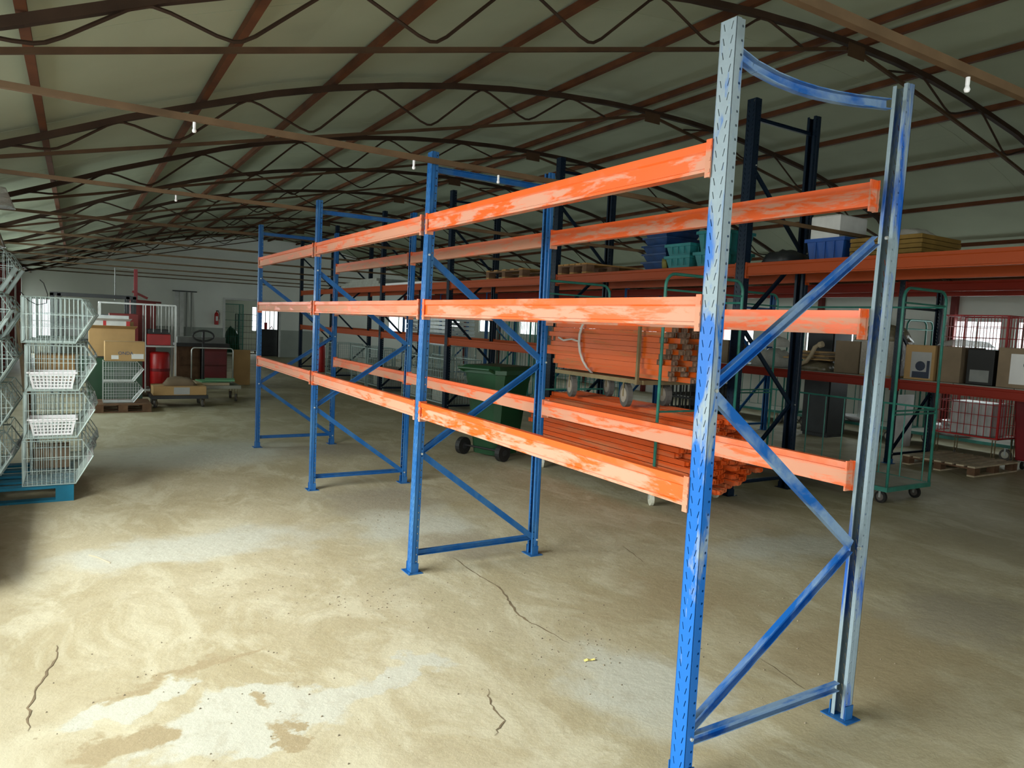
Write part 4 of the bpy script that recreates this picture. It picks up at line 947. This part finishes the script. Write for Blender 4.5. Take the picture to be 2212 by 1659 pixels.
# green roll cages between the racks
for i, (x, y) in enumerate(((6.6, 9.0), (6.6, 10.6), (6.7, 12.6))):
    cage_frame('roll_cage', (x, y, 0), '%s green wire roll cage between the navy and red racks' % ['nearest', 'middle', 'farthest'][i], .75, .9, 1.95, MT['green'], 6, 3, group='green roll cages between the racks')
perforated_bin((6.75, 9.2, .15), 'white perforated plastic basket in the green cage')
carton((8.35, 10.6, 1.266), (.6,.8,.32), 'white perforated crate on the far shelf of the loaded rack', MT['light_grey'], tape=False)
# black mesh crates behind the beam pile
for k in range(5):
    t = thing('black_crate', (5.55, 5.3, .02+.21*k), '%s black plastic crate stacked behind the orange beam pile' % ['bottom', 'second', 'third', 'fourth', 'top'][k], 'crate', 'black crates behind the beam pile')
    m = MB(); m.box(0,.6,0,.8,0,.01)
    for a in range(9): m.box(a*.0725,a*.0725+.02,-.01,0,.01,.2); m.box(-.01,0,a*.0975,a*.0975+.02,.01,.2); m.box(a*.0725,a*.0725+.02,.8,.81,.01,.2)
    m.build('slatted_body', MT['black'], t)
    m = MB(); m.box(-.01,.61,-.012,0,.17,.2).box(-.012,0,-.01,.81,.17,.2).box(.6,.612,-.01,.81,.0,.2).box(-.01,.61,.8,.812,.17,.2); m.build('rim', MT['black'], t)

# ------------------------------------------------------------------ goods on top of the navy rack (z 2.56)
ZA = 2.557
pallet((4.10, 7.95, ZA), 'amber wooden pallet lying on top of the navy rack', L=1.05, W=1.2, mt=MT['wood_warm'], mb=MT['wood_dark'])
pallet((4.10, 6.25, ZA), 'second amber wooden pallet on the navy rack, above the beam bundle', L=1.05, W=.7, mt=MT['wood_warm'], mb=MT['wood_dark'])
def zigzag_stack(loc, label):
    t = thing('blue_crate_stack', loc, label, 'crates', 'blue folded crates on the navy rack')
    return t
for k in range(6):
    t = thing('blue_crate', (4.20+.012*(k % 2), 4.78, ZA+.002+.102*k), '%s deep blue nesting crate of the stack on the navy rack' % ['bottom', 'second', 'third', 'fourth', 'fifth', 'top'][k], 'crate', 'deep blue crates stacked on the navy rack')
    m = MB(); m.add([(.04,.04,0),(.56,.04,0),(.56,.38,0),(.04,.38,0),(0,0,.09),(.6,0,.09),(.6,.42,.09),(0,.42,.09)], [(3,2,1,0),(0,1,5,4),(1,2,6,5),(2,3,7,6),(3,0,4,7)]); m.build('tub', MT['deep_blue'], t)
    m = MB(); m.box(-.015,.615,-.015,0,.08,.1).box(-.015,.615,.42,.435,.08,.1).box(-.015,0,0,.42,.08,.1).box(.6,.615,0,.42,.08,.1); m.build('rim', MT['deep_blue'], t)
def crate(loc, size, label, mt, group=None):
    sx, sy, sz = size; t = thing('plastic_crate', loc, label, 'crate', group)
    m = MB(); m.add([(.03,.03,0),(sx-.03,.03,0),(sx-.03,sy-.03,0),(.03,sy-.03,0),(0,0,sz-.02),(sx,0,sz-.02),(sx,sy,sz-.02),(0,sy,sz-.02)], [(3,2,1,0),(0,1,5,4),(1,2,6,5),(2,3,7,6),(3,0,4,7)]); m.build('tub', mt, t, solid=.005)
    m = MB(); e = .018; m.box(-e,sx+e,-e,0,sz-.035,sz).box(-e,sx+e,sy,sy+e,sz-.035,sz).box(-e,0,0,sy,sz-.035,sz).box(sx,sx+e,0,sy,sz-.035,sz)
    for k in range(1, 4): m.box(sx*k/4-.008,sx*k/4+.008,-.008,.0,sz*.15,sz-.035); m.box(-.008,0,sy*k/4-.008,sy*k/4+.008,sz*.15,sz-.035)
    m.build('rim', mt, t); return t
crate((4.12, 4.28, ZA), (.55,.40,.14), 'teal plastic crate, lower of the pair beside the blue stack', MT['teal'])
crate((4.14, 4.30, ZA+.145), (.55,.40,.14), 'teal plastic crate resting on another teal crate', MT['teal'])
crate((4.12, 3.78, ZA), (.5,.42,.16), 'dark teal plastic crate by the navy post', MT['teal'])
crate((4.16, 3.82, ZA+.165), (.5,.38,.24), 'tall teal crate behind the front dusty post', MT['teal'])
t = thing('olive_drum', (4.16, 4.735, ZA+.0), 'small olive round tub beside the blue crates', 'tub'); MB().lathe([(.001,0),(.03,0),(.038,.06),(.036,.12),(.001,.12)], 12).build('tub', MT['olive'], t, smooth=True)
rag('dark_sack', (4.50, 3.22, ZA), 'dark folded sack on the navy rack right of its post', 'sack', .5, .36, .15, MT['dark'], 8)
crate((4.42, 2.50, ZA), (.55,.42,.24), 'bright blue plastic bin on the navy rack top', MT['blue_plastic'])
o = carton((4.46, 2.585, ZA+.242), (.45,.33,.23), 'white carton standing on the blue bin on the navy rack', MT['light_grey'], tape=False)
for k in range(5):
    t = thing('yellow_board', (4.40+.01*(k % 2), 1.72, ZA+.042*k), '%s yellow plywood board in the pile on the navy rack' % ['bottom', 'second', 'middle', 'fourth', 'top'][k], 'board', 'yellow boards piled on the navy rack')
    MB().box(0,.66,0,.70,0,.038).build('board', MT['yellow'], t, bevel=.003)
rag('wrapped_bundle', (4.72, 2.02, ZA+.213), 'clear wrapped bundle on the yellow board pile', 'bundle', .4, .4, .08, MT['wrap'], 9)
for k in range(3):
    o = MB().box(4.16+.02*k, 5.10-.03*k, 14.4+.2*k, 17.4-.3*k, ZA+.07*k, ZA+.066+.07*k).build('grey_panel', MT['sheet_grey']); tag(o, '%s grey flat panel in the pile on the far navy rack' % ['bottom', 'middle', 'top'][k], 'panel', 'grey panels piled on the navy rack')
o = MB().box(4.16, 4.5, 11.6, 14.1, ZA, ZA+.05).build('white_board', MT['label']); tag(o, 'long thin white board lying on the navy rack top', 'board')

# ------------------------------------------------------------------ goods on the loaded rack shelf (z 1.265)
ZC = 1.266
g = []
carton((8.30, 1.55, ZC), (.7,.55,.50), 'tall dull carton at the right end of the loaded shelf', MT['card_grey'])
carton((8.26, 2.15, ZC), (.7,.60,.52), 'brown carton with large white label at the right frame edge', MT['card_grey'], marks=(('l',.08,.75,.10,.85,MT['label']), ('l',.3,.5,.55,.62,MT['ink'])))
t = thing('monitor', (8.32, 2.82, ZC), 'black computer monitor with pale panel on the loaded shelf', 'monitor')
MB().box(0,.35,0,.34,0,.48).build('housing', MT['black'], t, bevel=.01); MB().box(-.006,0,.05,.29,.04,.20).build('panel', MT['mid_grey'], t)
carton((8.28, 3.22, ZC), (.65,.30,.50), 'brown carton beside the monitor on the loaded shelf', MT['card_grey'])
c = carton((8.26, 3.56, ZC), (.6,.42,.50), 'shiny taped brown carton with a blue figure printed on white paper', MT['card'], marks=(('l',.1,.78,.06,.80,MT['grey_paper']),))
m = MB(); m.lathe([(.001,0),(.07,.0),(.07,.004),(.001,.004)], 14); o = m.build('printed_figure', MT['ink_dark'], c); o.rotation_euler = (0,-math.pi/2,0); o.location = (-.0015,.19,.2)
MB().box(-.005,-.0015,.06,.30,.03,.12).box(-.005,-.0015,.06,.10,.12,.28).build('printed_figure', MT['ink_dark'], c)
rag('plastic_bag', (8.55, 3.30, ZC+.505), 'flat grey plastic bag on the cartons', 'bag', .5, .6, .09, MT['wrap'], 21)
t = thing('wrapped_box', (8.28, 4.18, ZC), 'glossy film wrapped brown box behind the green cart frame', 'box')
MB().box(0,.55,0,.50,0,.52).build('carton_body', MT['card'], t); MB().box(-.004,.555,-.004,.504,.02,.524).build('film', MT['wrap'], t)
rag('brown_sack', (8.6, 4.54, ZC+.53), 'large brown shiny sack lying on the wrapped box', 'sack', .62, .72, .26, MT['brown_wrap'], 13)
carton((8.35, 4.75, ZC), (.55,.42,.51), 'tall dull brown carton left of the wrapped box', MT['card_grey'])
rag('wrapped_bundle', (8.62, 5.62, ZC), 'long brown film wrapped pack on the shelf', 'bundle', .6, .62, .16, MT['brown_wrap'], 14)
for k in range(5):
    o = MB().box(8.35+.03*(k % 2), 8.95, 5.25+.05*k, 6.15-.06*k, ZC+.17+.03*k, ZC+.195+.03*k).build('cardboard_sheet', MT['card_grey'] if k % 2 else MT['card']); tag(o, '%s flat cardboard sheet piled on the loaded shelf' % ['bottom', 'second', 'middle', 'fourth', 'top'][k], 'sheet', 'cardboard sheets piled on the loaded shelf')
t = thing('bent_pipe', (8.3, 5.60, ZC+.02), 'pale wrapped bent pipe sticking up over the shelf edge', 'pipe')
MB().tube([(0,.35,.03),(0,.2,.06),(0,.05,.12),(0,-.04,.24),(0,-.09,.36),(0,-.17,.41)], .035, 8).build('pipe', MT['sand'], t, smooth=True); MB().cyl((0,-.17,.40), (0,-.23,.42), .05, 10).build('flange', MT['sand'], t)
rag('wrapped_bundle', (8.6, 6.55, ZC), 'crumpled clear wrapped pack near the next post', 'bundle', .5, .7, .30, MT['wrap'], 15)
rag('wrapped_bundle', (8.65, 6.55, ZC+.345), 'small silver film pack on the crumpled pack', 'bundle', .4, .45, .18, MT['wrap'], 16)
carton((8.32, 7.35, ZC), (.55,.6,.42), 'brown carton past the second post of the loaded rack', MT['card_grey'])
carton((8.32, 8.05, ZC), (.55,.6,.5), 'second brown carton past the second post', MT['card'])
t = thing('black_locker', (9.6, 6.05, 0), 'tall black cabinet standing before the right windows', 'cabinet'); MB().box(0,.5,0,.55,.05,2.25).build('body', MT['black'], t); MB().box(-.02,0,.02,.53,.08,2.2).build('door', MT['dark'], t); MB().box(.02,.48,.02,.53,0,.05).build('plinth', MT['dark'], t)

# ------------------------------------------------------------------ right background: carts, cages, bin
platform_cart('roll_cart', (10.45,5.35,0), 'green platform cart with white basin by the right wall', .85, 2.0, .26, 2.2, MT['green'], siderail=(1.0,), slats=10, wheels=MT['grey_rubber'], hub=MT['cream'], wr=.09, group='green carts by the right wall')
platform_cart('roll_cart', (10.45,3.42,0), 'green platform cart nearest the right edge, by the wall', .85, 1.85, .26, 2.2, MT['green'], siderail=(1.0,), slats=6, wheels=MT['grey_rubber'], hub=MT['cream'], wr=.09, group='green carts by the right wall')
platform_cart('roll_cart', (10.45,7.7,0), 'green platform cart farther along the right wall', .85, 1.9, .26, 2.2, MT['green'], siderail=(1.0,), slats=8, wheels=MT['grey_rubber'], hub=MT['cream'], wr=.09, group='green carts by the right wall')
def basin(loc, label):
    t = thing('white_basin', loc, label, 'basin'); MB().lathe([(.001,.03),(.12,.035),(.26,.07),(.30,.10),(.32,.09),(.28,.05),(.14,0),(.001,0)], 20).build('bowl', MT['white_plastic'], t, smooth=True)
    MB().cyl((0,0,.03), (0,0,.72), .028, 10).build('stand_pipe', MT['chrome'], t)
basin((10.75, 6.2, .262), 'white dish with upright chrome pipe on the green cart')
t = thing('white_basin', (10.8, 4.45, .262), 'white enamel basins heaped on the cart behind the green frame', 'basin'); MB().lathe([(.001,.03),(.2,.04),(.34,.16),(.36,.15),(.24,.0),(.001,0)], 20).build('bowl', MT['white_plastic'], t, smooth=True); MB().lathe([(.001,.17),(.18,.16),(.22,.24),(.23,.22),(.2,.12),(.001,.12)], 16).build('inner_bowl', MT['chrome'], t, smooth=True)
o = MB().box(9.75, 10.35, 4.95, 5.0, .0, .9).build('white_sheet', MT['light_grey']); tag(o, 'pale grey sheet standing upright between the racks', 'sheet')
for i, y in enumerate((3.28, 2.25)):
    t = cage_frame('red_cage', (9.63 if i == 0 else 10.65, y, .0), ['red wire roll cage beyond the loaded rack, with white wires', 'second red wire roll cage behind the dark red bin'][i], .72, .95, 2.25, MT['red'], 8, 11, z0=.42)
    carton((9.76 if i == 0 else 10.78, y+.15, .425), (.45,.6,.5), ['grey carton in the red wire cage', 'grey carton in the second red cage'][i], MT['light_grey'], tape=False)
t = thing('dark_red_bin', (9.80, 2.18, 0), 'large dark red plastic bin at the right edge of the view', 'bin')
m = MB(); m.add([(.06,.06,.12),(.64,.06,.12),(.64,.94,.12),(.06,.94,.12),(0,0,1.08),(.7,0,1.08),(.7,1.0,1.08),(0,1.0,1.08)], [(3,2,1,0),(0,1,5,4),(1,2,6,5),(2,3,7,6),(3,0,4,7)]); m.build('tub', MT['dark_red'], t, bevel=.03)
MB().box(-.03,.73,-.03,1.03,1.08,1.14).build('lid', MT['dark_red'], t, bevel=.015)
for x in (.12, .58):
    for y in (.15, .85): caster(t, x, y, .06, .13, MT['black'], MT['dark'])

shade_crate = thing('added_shade_crate', (-3.55, 3.3, 0), 'added low brown slatted crate out of view at the left wall, casting shade before the wire baskets', 'crate')  # unseen crate, added only to shade the floor in front of the baskets
for k in range(3): MB().box(0,.92,.02,1.98,.02+.1*k,.11+.1*k).build('side_board', MT['wood_dark'], shade_crate)
MB().box(.03,.89,0,2.0,0,.30).build('crate_body', MT['wood_dark'], shade_crate)
